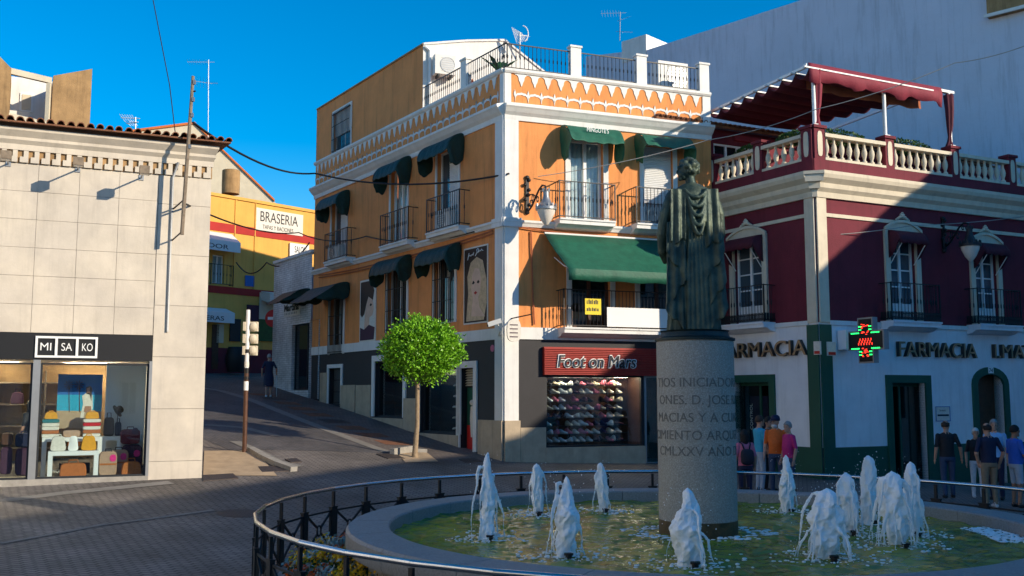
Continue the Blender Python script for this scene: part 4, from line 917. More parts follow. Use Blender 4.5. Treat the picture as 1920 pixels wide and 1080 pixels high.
# doors
for F, h, kind in ((MR, dr[0], 0), (ML, dl[0], 0), (MR, dr[1], 1), (MR, dr[2], 0)):
    a, b, c, e = h; w = .22
    if kind == 0: surround(F, h, mr, w, .06, 'green_paint')
    else:
        mb = MB(); um = (a+b)/2; n = 12; hw = (b-a)/2
        mb.box(F, a-w, a, .002, .06, c, e-.3); mb.box(F, b, b+w, .002, .06, c, e-.3)
        for i in range(n):
            t0, t1 = math.pi*i/n, math.pi*(i+1)/n; pt = lambda t, r1, r2: (um-r1*math.cos(t), e-.3+r2*math.sin(t))
            mb.prism(F, [pt(t0,hw,.3), pt(t1,hw,.3), pt(t1,hw+w,.3+w), pt(t0,hw+w,.3+w)], .002, .06)
        for sgn in (-1, 1): mb.prism(F, [(um+sgn*hw, e-.3), (um+sgn*hw, e), (um+sgn*hw*.5, e), (um+sgn*hw*.5, e-.3+.3*math.sin(math.acos(.5))), (um+sgn*hw*.87, e-.3+.15)], -.01, .03)
        mb.build('door_surround', 'green_paint', mr)
        MB().box(F, um-.11, um+.11, .061, .075, e+.03, e+.22).build('number_plate', 'white_clean', mr); text_on('number', '74', F, um-.085, e+.06, .077, .17, mr, width=.16, depth=.002, mats=('black',))
    if kind == 1:
        d_ = MB(); d_.box(F, a, (a+b)/2-.005, -.3, -.24, c, e); d_.box(F, (a+b)/2+.005, b, -.7, -.3, c, e); dd = d_.build('door', 'wood', mr)
        for z in (.3, 1.1, 1.9, 2.4): MB().box(F, a+.1, (a+b)/2-.1, -.239, -.215, z, z+.5 if z > 1.5 else z+.65).build('door_panel', 'wood', dd)
    else:
        display_box(F, (a, b, c, e), mr, 1.8, back='black', side='dark_panel', floor='kerb')
        f = MB().box(F, a+(b-a)*.42, a+(b-a)*.47, -.3, -.25, c, e); f.box(F, a, b, -.3, -.25, e-.1, e); f = f.build('door_frame', 'green_paint', mr); MB().box(F, a+(b-a)*.47, b, -.29, -.28, c, e-.1).build('pane', 'shop_glass', f)
h = dl[0]; q = MB().box(ML, h[0]+.62, h[1]-.12, -.9, -.5, h[2], 2.3).build('vending_machine', 'navy', None, loc=ML.w(h[0]+.8, -.7, .0)); tag(q, 'dark blue vending machine inside the left pharmacy doorway', 'vending machine')
vm = text_mesh('CONTROL', .16, .003); vm.transform(Matrix.Translation((0,0,0)) @ Matrix.Rotation(math.pi/2, 4, 'Z')); e_ = ML.e*ML.right
vm.transform(Matrix(((e_.x,0,ML.n.x,0),(e_.y,0,ML.n.y,0),(0,1,0,0),(0,0,0,1)))); place('machine_lettering', vm, ML.w(h[1]-.22, -.495, 1.3), q)
# fascia letters and plaques
lr = MR.rect(1682, 640, 1828, 670, .05); text_on('shop_letters', 'FARMACIA', MR, lr[0], lr[2], .08, .62, mr, width=lr[1]-lr[0], depth=.06, bold=0, mats=('gold_letter','letter_side'))
lr2 = MR.rect(1861, 646, 1934, 672, .05); text_on('shop_letters', 'I.MAT', MR, lr2[0], lr2[2], .08, .60, mr, width=(lr2[1]-lr2[0]), depth=.06, bold=0, mats=('gold_letter','letter_side'))
l3_ = ML.rect(1349, 637, 1515, 669, .05); text_on('shop_letters', 'FARMACIA', ML, l3_[1], l3_[2], .08, .62, mr, width=l3_[1]-l3_[0], depth=.06, bold=0, mats=('gold_letter','letter_side'))
pq = MR.rect(1753, 762, 1780, 790, 0); o = MB().box(MR, pq[0], pq[1], .003, .03, pq[2], pq[3]).build('plaque', 'bag_white', mr); frame_boxes(MB(), MR, *pq, .02, .0301, .036).build('plaque_frame', 'blue_sign', o)
text_on('plaque_lettering', 'Farmacia', MR, pq[0]+.16, pq[3]-.14, .033, .08, o, width=.24, depth=.001, mats=('dark_panel',)); MB().box(MR, pq[0]+.07, pq[1]-.06, .0302, .034, pq[2]+.15, pq[2]+.2).build('plaque_print', 'navy', o)
for F, s in ((ML, 1), (MR, 1)):
    b_ = F.rect(1527, 640, 1540, 665, .06) if F is ML else F.rect(1550, 641, 1566, 667, .06)
    o = MB().box(F, b_[0], b_[1], .056, .09, b_[2], b_[3]).build('alarm_box', 'bag_white', mr); MB().box(F, b_[0]+.03, b_[1]-.02, .0905, .095, b_[2]+.02, b_[2]+.1).build('alarm_print', 'red_bright', o)
# balustrade: pedestals, balusters, rails
bal = MB().lathe((0,0,0), [(.075,0),(.075,.06),(.045,.09),(.04,.13),(.07,.22),(.082,.30),(.07,.38),(.042,.46),(.036,.55),(.055,.58),(.055,.62),(.07,.64),(.07,.70)], 12).mesh('baluster', 'cream', smooth=True)
ped = {MR: [0.0]+[MR.uz(x, 280, 0)[0] for x in (1664, 1786, 1892)]+[10.6, 13.4], ML: [0.0]+[ML.uz(x, 290, 0)[0] for x in (1424, 1337)]}
for F in (MR, ML):
    ps = ped[F]
    for i, u in enumerate(ps):
        uw = .17
        MB().box(F, u-uw if i else -.02, u+uw if i else .36, -.2, .082, MB0, MB1+.12).build('pedestal', 'maroon', mr)
        c_ = MB().box(F, u-uw-.05 if i else -.06, u+uw+.05 if i else .41, -.24, .13, MB1+.12, MB1+.2); c_.build('pedestal_cap', 'maroon', mr)
        um = u if i else .17; MB().prism(F, sup(um-.09, um+.09, MB0+.08, MB1+.04, 3.5, 16), .083, .10).build('pedestal_panel', 'cream', mr)
    for p0, p1 in zip(ps[:-1], ps[1:]):
        a, b = p0+(.17 if p0 else .36), p1-.17
        MB().box(F, a, b, -.14, .09, MB0, MB0+.07).build('balustrade_base', 'cream', mr); MB().box(F, a, b, -.16, .11, MB1-.1, MB1).build('balustrade_rail', 'cream', mr)
        n = max(2, int((b-a)/.27))
        for i in range(n): place('baluster', bal, F.w(a+(b-a)*(i+.5)/n, -.03, MB0+.065), mr)
# hedge plants behind the balustrade
def leaf_cloud(name, c, ext, n, m, size, parent=None, seed=0, shell=True):
    r = random.Random(seed); vs = []; fs = []
    for i in range(n):
        v = Vector((r.gauss(0,1), r.gauss(0,1), r.gauss(0,1))).normalized()*(r.uniform(.55,1)**.5 if shell else r.random()**.4)
        p = Vector(c)+Vector((v.x*ext[0], v.y*ext[1], v.z*ext[2])); s = size*r.uniform(.6,1.3)
        a = Vector((r.gauss(0,1), r.gauss(0,1), r.gauss(0,.6))).normalized(); b = a.orthogonal().normalized(); q = Matrix.Rotation(r.uniform(0,6.3), 3, a); b = q@b; cc = a.cross(b)
        k = len(vs); vs += [p-b*s, p+cc*s*.45+a*s*.15, p+b*s, p-cc*s*.45+a*s*.15]; fs.append((k,k+1,k+2,k+3))
    mb = MB(); mb.v = vs; mb.f = fs; mb.mi = [0]*len(fs); return mb.build(name, m, parent)
for i, (F, a, b) in enumerate(((ML, .5, 1.9), (ML, 2.3, 3.6), (MR, .5, 2.5), (MR, 2.9, 5.2))):
    c = F.w((a+b)/2, -.45, MB0+.62); o = stuff(leaf_cloud('hedge', (0,0,0), ((b-a)/2, .2, .24), 900, 'leaf_dark', .05, None, i)); o.location = c; o.rotation_euler = (0,0,F.rotz())
    tag(o, ('clipped dark hedge behind the left end of the balustrade, nearest the statue', 'short hedge behind the far left balustrade bay', 'dark hedge behind the balusters right of the corner pedestal', 'dark hedge behind the second right-hand balustrade bay')[0 if i == 0 else i], 'hedge')
# pergola with pleated wine-red canopy
pg = empty('terrace_pergola', MR.w(2, -2, MC1+.1), 'white-posted terrace pergola with pleated dark red canopy and tied curtains', 'pergola')
PZ = 11.45
pu = [.14, ped[MR][1], ped[MR][2]]
for u in pu:
    MB().tube([MR.w(u, -.06, MB1+.2), MR.w(u, -.06, PZ+.02)], .055, 10).build('post', 'white_clean', pg, smooth=True); MB().box(MR, u-.1, u+.1, -.16, .04, MB1+.2, MB1+.25).build('post_foot', 'white_clean', pg)
MB().box(MR, -.15, pu[2]+.2, -.12, .0, PZ, PZ+.08).build('front_beam', 'white_clean', pg)
nf = 8; rowsA = []; D0, D1 = 0.05, -4.3
uR = lambda d: pu[2]-.9-(d/D1)*1.6 if True else 0
for k in range(nf*6+1):
    t = k/(nf*6); d = D0+(D1-D0)*t; z = PZ-.08-.22*abs(math.sin(math.pi*nf*t))**.8-.18*t
    rowsA.append([MR.w(-.1-.1*t+(uR(d)+.1)*s, d, z-.03*math.sin(math.pi*s)) for s in [i/10 for i in range(11)]])
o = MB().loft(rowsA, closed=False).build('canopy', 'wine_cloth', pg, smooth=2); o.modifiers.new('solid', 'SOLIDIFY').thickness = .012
for k in range(nf+1):
    d = D0+(D1-D0)*k/nf; MB().box(MR, -.28, uR(d)+.1, d-.03, d+.03, PZ-.07-.18*k/nf, PZ-.03-.18*k/nf).build('canopy_batten', 'white_clean', pg)
for u in (-.12, pu[2]-.7): MB().beam(MR.w(u, 0, PZ), MR.w(u, D1, PZ-.18), .07, .08).build('side_beam', 'white_clean', pg)
rr = []
for i in range(41):
    u = -.1+(pu[2]-.3)*i/40; rr.append([MR.w(u, .03, PZ+.1), MR.w(u, .07+.02*math.sin(i*1.1), PZ-.12), MR.w(u, .05+.03*math.sin(i*.9), PZ-.36-.06*abs(math.sin(i*.42))-(.1 if i % 13 < 3 else 0))])
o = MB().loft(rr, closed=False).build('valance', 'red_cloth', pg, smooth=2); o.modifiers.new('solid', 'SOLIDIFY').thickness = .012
rr = []
for i in range(41):
    u = .3+(pu[2]-1.0)*i/40; rr.append([MR.w(u, -.5, PZ-.2), MR.w(u, -.5+.02*math.sin(i), PZ-.45-.05*abs(math.sin(i*.4)))])
o = MB().loft(rr, closed=False).build('inner_valance', 'terracotta', pg, smooth=2)
for u in (pu[0]+.08, pu[2]-.05):
    rings = []
    for z, r_, dx in ((PZ-.05,.20,0),(PZ-.5,.17,.02),(PZ-1.0,.13,.0),(PZ-1.35,.07,-.03),(PZ-1.5,.10,-.04),(PZ-1.75,.17,-.06),(PZ-1.95,.2,-.08)):
        rings.append([MR.w(u+.05+dx+r_*(1+.25*math.sin(5*t))*math.cos(t)*.7, -.05+r_*(1+.25*math.sin(5*t))*math.sin(t)*.6, max(z, MB1+.2)) for t in [2*math.pi*i/20 for i in range(20)]])
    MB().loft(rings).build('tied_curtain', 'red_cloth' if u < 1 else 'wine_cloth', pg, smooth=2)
# room behind the terrace
BK = Fac(tuple(MR.w(-2.2, -4.4, 0).xy), tuple(MR.e))
hw_ = (2.2, 3.7, MB0+.1, 10.3)
wall(BK, 0, 15, MC1, 10.75, [hw_], dep=.15).build('terrace_room_wall', 'maroon', mr); window(BK, hw_, mr, 3, 2, kind='dark_glass', d=-.08)
MB().hexa([BK.w(-.2,.35,10.7), BK.w(15,.35,10.7), BK.w(15,-3,11.6), BK.w(-.2,-3,11.6), BK.w(-.2,.35,10.78), BK.w(15,.35,10.78), BK.w(15,-3,11.68), BK.w(-.2,-3,11.68)]).build('terrace_room_roof', 'roof_tile', mr)
for i in range(78):
    place('roof_tile', tm, BK.w(-.1+i*.19, .42, 10.77), mr, rot=(math.radians(15), 0, BK.rotz()))
MB().box(BK, 3, 15, .002, .1, 10.45, 10.62).build('eave_board', 'red_cloth', mr)
# pharmacy cross, standing out from the wall
cs = empty('pharmacy_cross', MR.w(.85, .2, 3.1), 'lit green and red pharmacy cross sign projecting from the wall', 'sign')
CF = Fac((0, 0), (1, 0)); pc = MR.w(.8, .32, 0); CF.o = Vector(pc.xy); CF.e = MR.n.copy(); CF.n = -MR.e.copy(); CF.right = 1
zt, zb = MR.uz(1628, 596, .9)[1], MR.uz(1628, 681, .9)[1]; H = zt-zb; W_ = H*1.04; a3 = H*.30
cro = [(W_*.29,0),(W_*.71,0),(W_*.71,a3*.95),(W_,a3*.95),(W_,H-a3*.95),(W_*.71,H-a3*.95),(W_*.71,H),(W_*.29,H),(W_*.29,H-a3*.95),(0,H-a3*.95),(0,a3*.95),(W_*.29,a3*.95)]
def crossmesh(ins, d0, d1, m, nm):
    mb = MB()
    for (x0,x1,y0,y1) in ((W_*.29+ins, W_*.71-ins, ins, H-ins),): mb.box(CF, x0, x1, d0, d1, zb+y0, zb+y1)
    for (x0,x1) in ((ins, W_*.29+ins), (W_*.71-ins, W_-ins)): mb.box(CF, x0, x1, d0, d1, zb+a3*.95+ins, zb+H-a3*.95-ins)
    return mb.build(nm, m, cs)
crossmesh(0, -.09, .09, 'grey_metal', 'housing'); crossmesh(.04, .0901, .096, 'black', 'display_face')
mat('led_green', (.0,.3,.05), .5, var=0, emit=(.02,1,.16), es=1.6); mat('led_red', (.3,.0,.0), .5, var=0, emit=(1,.04,.02), es=1.5)
g_ = MB(); r_ = MB()
for sy, y in ((1, H*.80), (1, H*.73), (1, H*.66), (-1, H*.32), (-1, H*.25), (-1, H*.18)):
    for x0, x1 in ((W_*.10, W_*.34), (W_*.66, W_*.90)):
        if (y > H*.72 and y > H-a3*.95-.02) or y < a3*.95+.02: x0, x1 = (W_*.32, W_*.40) if x0 < W_*.5 else (W_*.60, W_*.68)
        g_ = MB()
        for q in range(5): g_.box(CF, x0+(x1-x0)*q/5, x0+(x1-x0)*(q+.8)/5, .0962, .099, zb+y-.012, zb+y+.018)
        g_.build('green_bar', 'led_green', cs)
for k in range(34):
    y = H*(.62+.24*rnd.random()) if k % 2 else H*(.14+.2*rnd.random()); x = W_*(.5+rnd.uniform(-.09,.09)); r_.box(CF, x-.03, x+.03, .0962, .099, zb+y-.008, zb+y+.008)
for k in range(16): x = W_*(.3+.4*k/16); y = H*(.47+.05*((k*7) % 3-1)); r_.box(CF, x, x+.025, .0962, .099, zb+y-.03, zb+y+.03)
r_.build('red_digits', 'led_red', cs)
MB().box(MR, .62, .98, .03, .34, zb+H*.32, zb+H*.75).build('bracket_box', 'white_wall', cs)
# ============================================================ BUILDINGS UP THE STREET
wb = empty('white_brick_shop', OL.w(16, 0, 2.4), 'narrow white painted brick shop next to the orange building', 'building')
zt_ = OL.uz(560, 482)[1]; hd = OL.rect(549, 608, 573, 732); hw2 = OL.rect(539, 610, 547, 710); door2 = OL.rect(582,600,600,748)
wall(OL, UE+.02, 18.6, .8, zt_, [(hd[0]-.5, hd[1], hd[2], hd[3]), (door2[0]+.05, door2[1], door2[2], door2[3])], dep=.25, d=.06).build('wall', 'white_brick', wb)
MB().box(OL, UE, 18.65, -.2, .12, zt_, zt_+.12).build('coping', 'white', wb); MB().box(OL, 18.58, 18.6, -7, .06, .8, zt_).build('side_wall', 'white', wb)
f = frame_boxes(MB(), OL, hd[0]-.5, hd[1], hd[2], hd[3], .06, -.15, -.08); f.box(OL, hd[0], hd[0]+.05, -.15, -.08, hd[2], hd[3]); f = f.build('shop_window', 'dark_iron', wb); MB().box(OL, hd[0]-.44, hd[1]-.06, -.12, -.11, hd[2]+.06, hd[3]-.06).build('pane', 'dark_glass', f)
MB().box(OL, door2[0]+.05, door2[1], -.4, -.25, door2[2]-.3, door2[3]).build('door', 'lavender_wall', wb); MB().box(OL, door2[0]+.05, door2[1], -.5, -.25, door2[2]-.5, door2[2]+.35).build('step', 'white', wb)
sn = OL.rect(536, 568, 566, 592); sn_ = MB().box(OL, sn[0], sn[1], .062, .085, sn[2], sn[3]).build('shop_sign', 'bag_white', wb); text_on('sign_lettering', 'Martina', OL, sn[1]-.05, sn[2]+.22, .09, .42, sn_, width=(sn[1]-sn[0])*.9, depth=.005, bold=.012, mats=('black',))
for q in range(8): MB().box(OL, sn[1]-.12-q*(sn[1]-sn[0])*.1-.05, sn[1]-.12-q*(sn[1]-sn[0])*.1, .0852, .09, sn[2]+.06, sn[2]+.15).build('sign_mark', 'black', sn_)
yb = empty('yellow_building', YE.w(2, 0, 3.3), 'yellow bar building with red stripe closing the street', 'building')
ZY = 12.0; yw = [YE.rect(398,478,420,532), YE.rect(545,482,577,500)]; yd = [YE.rect(396,608,408,690)]
wall(YE, -9, 8.5, 2.2, ZY, yw, dep=.2).build('wall', 'yellow_wall', yb)
MB().box(YE, -9, 8.5, -.3, .08, ZY, ZY+.15).build('coping', 'yellow_wall', yb); MB().box(YE, -9, 8.5, .002, .03, 10.3, 10.72).build('red_stripe', 'red_stripe', yb); MB().box(YE, -9, 8.5, .002, .03, 7.25, 7.6).build('red_stripe', 'red_stripe', yb); MB().box(YE, -9, 8.5, .002, .05, 2.2, 4.6).build('red_base', 'maroon', yb)
window(YE, yw[0], yb, 2, 1, curtain=True); railing(YE, yw[0][0]-.3, yw[0][1]+.3, yw[0][2]-.1, yw[0][2]+.9, .35, yb, step=.16)
for y_, x_ in ((437, 0), (475, 0)): MB().box(YE, YE.uz(y_, 500)[0], YE.uz(y_, 500)[0]+.05, .002, .05, 7.6, ZY).build('pilaster_strip', 'yellow_wall', yb)
def flat_awning(F, rect, pr, parent, m, txt=None):
    a, b, c, e = rect; mb = MB(); mb.hexa([F.w(a,.05,e-.04), F.w(b,.05,e-.04), F.w(b,pr,c+.45), F.w(a,pr,c+.45), F.w(a,.05,e), F.w(b,.05,e), F.w(b,pr,c+.5), F.w(a,pr,c+.5)]); mb.box(F, a, b, pr, pr+.02, c, c+.49)
    for u in (a, b): mb.add([F.w(u,.05,e), F.w(u,pr,c+.5), F.w(u,pr,c), F.w(u,.1,c+.2)], [(0,1,2,3)])
    o = mb.build('awning', m, parent)
    if txt: text_on('awning_lettering', txt, F, a+(b-a)*.35 if F.right > 0 else b-(b-a)*.35, c+.1, pr+.025, .3, o, width=(b-a)*.4, depth=.003, mats=('black',))
flat_awning(YE, (YE.uz(395,470)[0]-1.6, YE.uz(433,470)[0], YE.uz(415,475)[1], YE.uz(415,437)[1]), .8, yb, 'shutter', 'DOR')
flat_awning(YE, (YE.uz(395,600)[0]-1.6, YE.uz(422,600)[0], YE.uz(408,607)[1], YE.uz(408,578)[1]), .8, yb, 'shutter', 'ERAS')
flat_awning(YE, (YE.uz(488,560)[0], YE.uz(560,560)[0], YE.uz(510,572)[1], YE.uz(510,548)[1]), .8, yb, 'bag_white')
br = YE.rect(479, 400, 567, 428); o = MB().box(YE, br[0], br[1], .03, .06, br[2]-.25, br[3]+.1).build('name_board', 'bag_white', yb); text_on('board_lettering', 'BRASERIA', YE, br[0]+.25, br[2]+.22, .065, .75, o, width=(br[1]-br[0])*.8, depth=.004, mats=('dark_panel',)); text_on('board_lettering', 'TAPAS Y RACIONES', YE, br[0]+.4, br[2]-.15, .065, .3, o, width=(br[1]-br[0])*.65, depth=.004, mats=('dark_panel',))
sl = YE.rect(541, 458, 577, 482); o = MB().box(YE, sl[0], sl[1], .05, .12, sl[2], sl[3]).build('salon_board', 'shutter', yb); text_on('board_lettering', 'SALON', YE, sl[0]+.3, sl[2]+.2, .125, .5, o, width=(sl[1]-sl[0])*.6, depth=.004, mats=('black',)); window(YE, yw[1], yb, 2, 1, kind='dark_glass')
bs = YE.rect(459, 517, 476, 537); MB().box(YE, bs[0], bs[1], .01, .05, bs[2], bs[3]).build('blue_plaque', 'blue_sign', yb)
for q, m in (((430,598,450,640),'dark_panel'),((462,572,484,602),'bag_plum'),((484,570,522,640),'leaf_dark'),((405,608,418,643),'pale_wall'),((396,609,408,692),'wood')):
    r = YE.rect(*q); MB().box(YE, r[0], r[1], .01, .07, r[2], r[3]).build('wall_board', m, yb)
mb = MB(); rt = YE.rect(484,550,522,640); mb.box(YE, rt[0], rt[1], .071, .08, rt[2]+(rt[3]-rt[2])*.45, rt[3]); mb.build('wall_mural', 'pale_wall', yb)
MB().box(YE, -9, 8.5, -8, -.3, 2, ZY-.1).build('mass', 'yellow_wall', yb)
# other far roofs
gh = empty('gabled_house', (-22, 62, 2), 'cream gabled house with orange tiled verge behind the stone shop', 'building')
GF = Fac(tuple(at_y(365, 300, 62).xy), (1, .25))
gp = [GF.uz(238,249), GF.uz(365,233), GF.uz(515,378)]; g0 = 4.
g0 = 8.
MB().prism(GF, [(gp[0][0]-2, g0), (gp[2][0]+.5, g0), (gp[2][0]+.4, gp[2][1]-.4), gp[1], (gp[0][0]-2, gp[0][1]-.35)], -7, 0).build('gable_wall', 'pale_wall', gh)
for p, q in ((gp[0], gp[1]), (gp[1], gp[2])):
    for dd, ww_ in ((.12, .3),): MB().hexa([GF.w(p[0],-7,p[1]), GF.w(q[0],-7,q[1]), GF.w(q[0],dd,q[1]), GF.w(p[0],dd,p[1]), GF.w(p[0],-7,p[1]+.14), GF.w(q[0],-7,q[1]+.14), GF.w(q[0],dd,q[1]+.14), GF.w(p[0],dd,p[1]+.14)]).build('roof_slope', 'orange_tile', gh)
wt = at_y(433, 340, 57); tag(MB().lathe((wt.x, wt.y, wt.z-.45), [(.01,-.3),(.50,-.3),(.51,.2),(.51,1.05),(.46,1.1),(.01,1.12)], 18).build('water_tank', 'tan_wall', smooth=True), 'round rusty water tank on the roof behind the stone shop', 'tank')
lo = empty('low_roof', at_y(460, 380, 56), 'low annex with white fascia and grey tiled roof below the gable', 'building'); LF = Fac(tuple(at_y(400, 370, 56).xy), (1, .12)); a_, b_ = LF.uz(400,360), LF.uz(520,384)
MB().hexa([LF.w(a_[0]-1,.2,a_[1]-.1), LF.w(b_[0],.2,b_[1]-.1), LF.w(b_[0],-3,b_[1]+.5), LF.w(a_[0]-1,-3,a_[1]+.5), LF.w(a_[0]-1,.2,a_[1]), LF.w(b_[0],.2,b_[1]), LF.w(b_[0],-3,b_[1]+.6), LF.w(a_[0]-1,-3,a_[1]+.6)]).build('roof', 'roof_tile', lo)
MB().prism(LF, [(a_[0]-1, 9), (b_[0], 9), (b_[0], b_[1]-.1), (a_[0]-1, a_[1]-.1)], -2, 0).build('wall', 'white', lo)
bb = empty('brown_block', at_y(90, 240, 30), 'weathered brown block with white recessed balcony above the stone shop', 'building')
BF = Fac(tuple(at_y(100, 240, 30).xy), (1, .5)); c0, c1 = BF.uz(100, 142), BF.uz(173, 129); d0, d1 = BF.uz(0, 108), BF.uz(22, 118); zlow = 6.0
MB().prism(BF, [(c0[0], zlow), (c1[0], zlow), (c1[0], c1[1]), (c0[0], c0[1])], -5, 0).build('party_wall', 'tan_wall', bb)
MB().prism(BF, [(d0[0]-4, zlow), (d1[0], zlow), (d1[0], d1[1]-.2), (d0[0], d0[1]), (d0[0]-4, d0[1]+.5)], -5, .1).build('side_pier', 'tan_wall', bb)
MB().box(BF, d1[0]-1.2, c0[0]+.6, -1.6, -1.5, zlow, c0[1]+.25).build('recess_wall', 'white', bb); wr = BF.rect(37,175,62,210,-1.5); wo = MB().box(BF, wr[0], wr[1], -1.5, -1.46, wr[2], wr[3]).build('window', 'white_clean', bb); MB().box(BF, wr[0]+.06, wr[1]-.06, -1.459, -1.44, wr[2]+.06, wr[3]-.06).build('roller_shutter', 'pale_wall', wo)
for y in (131, 216): r = BF.uz(12, y); r2_ = BF.uz(97, y+20); MB().beam(BF.w(r[0], -.05, r[1]), BF.w(r2_[0], -.05, r2_[1]), .14, .18).build('beam', 'pale_wall', bb)
MB().beam(BF.w(BF.uz(92,160)[0], -.05, BF.uz(92,155)[1]), BF.w(BF.uz(92,160)[0], -.05, BF.uz(90,235)[1]), .12, .12).build('post', 'pale_wall', bb)
mb = MB().box(BF, wr[0]-.3, wr[0]+.3, -1.4, -1.1, wr[2]-.5, wr[2]-.1); tag(mb.build('air_conditioner', 'ac_white'), 'small air conditioner on the recessed balcony of the brown block', 'air conditioner')
# tall rendered block behind the pharmacy
lv = empty('tall_rendered_block', (14, 42, 0), 'tall blank bluish-white rendered block rising behind the pharmacy', 'building')
LV = Fac((18.5, 36), (-.715, .70)); e1 = LV.uz(1440, 0); e2 = LV.uz(1212, 72); e3 = LV.uz(1165, 75); e4 = LV.uz(1098, 106)
zt = lambda u: e1[1]+(e2[1]-e1[1])*(u-e1[0])/(e2[0]-e1[0])
MB().prism(LV, [(-22, -1), (e2[0], -1), (e2[0], e2[1]-.6), (-22, zt(-22))], -6, 0).build('wall', 'lavender_wall', lv)
MB().prism(LV, [(e2[0], -1), (e4[0], -1), (e4[0], e4[1]), (e2[0], LV.uz(1212,92)[1])], -6, -.01).build('lower_wall', 'lavender_wall', lv)
st = LV.rect(1172, 74, 1212, 100); MB().box(LV, st[0], st[1]+.2, -2.5, .02, st[2]-.3, st[3]+.1).build('stair_head', 'white', lv)
bw = LV.rect(1853, -40, 1925, 28); wf = MB().box(LV, bw[0], bw[1], .002, .25, bw[2], bw[3]).build('balcony_box', 'tan_wall', lv); MB().box(LV, bw[0]-.1, bw[1]+.1, .25, .32, bw[2], bw[2]+.12).build('balcony_ledge', 'white', wf)
# houses across the plaza (right of and behind the viewpoint) whose roofs shade the fountain
def shade_block(name, u0, u1, v, h0, h1, dep, m, lab):
    p = Vector((.465, .885)); s = SUNH; a = p*u0+s*v; F = Fac((a.x, a.y), (p.x, p.y)); F.n = -s.copy(); F.right = -1
    o = empty(name, (a.x, a.y, 0), lab, 'building'); W = u1-u0
    hs_ = []; n = max(1, int(W/3.2))
    for k in range(n):
        for z in (1.2, 4.6, 7.8):
            if z+1.9 < min(h0, h1): hs_.append((W*(k+.3)/n, W*(k+.3)/n+1.1, z, z+1.9))
    wall(F, 0, W, -1, min(h0, h1), hs_, dep=.2).build('wall', m, o)
    for q in hs_: window(F, q, o, 2, 1, kind='dark_glass')
    MB().prism(F, [(0, min(h0,h1)), (W, min(h0,h1)), (W, h1), (0, h0)] if h0 != h1 else [(0, h0-.02), (W, h0-.02), (W, h0), (0, h0)], -dep, 0).build('roof', 'roof_tile', o); MB().box(F, 0, W, -dep, -dep+.1, -1, min(h0,h1)).build('rear_wall', m, o); MB().box(F, 0, .1, -dep, -.01, -1, min(h0,h1)).build('end_wall', m, o); MB().box(F, W-.1, W, -dep, -.01, -1, min(h0,h1)).build('end_wall', m, o)
    return o
VS = 15.
def reflector_house(x, y0, y1, h, m, lab):  # unseen houses added so their sunlit walls brighten the shaded plaza
    F = Fac((x, y0), (0, 1)); F.n = Vector((1, 0)); F.right = 1; W = y1-y0; o = empty('reflector_house', (x, y0, 0), lab, 'building'); n = int(W/2.8); hs_ = []
    for k in range(n):
        for z in (1., 4.4, 7.8):
            if z+2 < h: hs_.append((W*(k+.32)/n, W*(k+.32)/n+1.05, z, z+2.))
    wall(F, 0, W, -1, h, hs_, dep=.2).build('wall', m, o); MB().box(F, 0, W, -7, .25, h, h+.3).build('roof', 'roof_tile', o)
    for q in hs_: window(F, q, o, 2, 1, kind='dark_glass'); surround(F, q, o, .12, .03, 'white')
    MB().box(F, 0, W, -7, -6.9, -1, h).build('rear_wall', m, o); MB().box(F, 0, .1, -6.9, -.01, -1, h).build('end_wall', m, o); MB().box(F, W-.1, W, -6.9, -.01, -1, h).build('end_wall', m, o)
reflector_house(-15.5, 1, 15.5, 12.5, 'white_wall', 'white house added left of the plaza outside the frame to bounce sunlight')
reflector_house(-15.5, -14, .8, 11, 'pale_wall', 'unseen cream house added at left behind the viewpoint to bounce sunlight')
reflector_house(-15.5, -30, -14.2, 13, 'white_wall', 'tall white house added far behind the viewpoint as a sunlight reflector')
shade_block('town_house', -26, 25.0, VS, 5.75+TANE*VS, 5.75+TANE*VS, 9, 'white_wall', 'long plain house across the plaza outside the frame on the right')
shade_block('gabled_town_house', 25.0, 36, VS, 5.75+TANE*VS, 5.75+TANE*VS+7.0, 9, 'white_wall', 'taller house with sloping roof beside the long plain house, outside the frame')
# ============================================================ FOUNTAIN
FC = Vector((2.41, 13.0, 0)); RI, RO, ZRIM, ZW = 3.95, 4.48, .74, .58
fb = empty('fountain_basin', FC, 'round granite fountain basin with wide stone rim', 'fountain')
NS = 22
for k in range(NS):
    a0, a1 = 2*math.pi*k/NS+.0012, 2*math.pi*(k+1)/NS-.0012
    prof = [(RI, ZRIM-.28), (RI, ZRIM-.02), (RI+.02, ZRIM), (RO-.03, ZRIM), (RO, ZRIM-.03), (RO, ZRIM-.2), (RO-.02, ZRIM-.24)]
    mb = MB(); n = 5; rings = [[FC+Vector((r*math.cos(a0+(a1-a0)*i/n), r*math.sin(a0+(a1-a0)*i/n), z)) for r, z in prof] for i in range(n+1)]
    mb.loft(rings); mb.build('rim_stone', 'rim_granite', fb, smooth=True)
NP = 60
pnl = MB(); a1 = 2*math.pi/NP-.004
pnl.loft([[Vector((r*math.cos(a), r*math.sin(a), z)) for r, z in ((4.12,0),(4.2,0),(4.2,ZRIM-.24),(4.12,ZRIM-.24))] for a in (0, a1/2, a1)]); pme = pnl.mesh('wall_panel', 'granite')
for k in range(NP): place('wall_panel', pme, FC, fb, rz=2*math.pi*k/NP)
MB().lathe(FC, [(RI+.06, ZRIM-.1), (RI+.05, .30), (.1, .28), (.01, .28)], 64, caps=False).build('basin_floor', 'bronze_dark', fb, smooth=True)
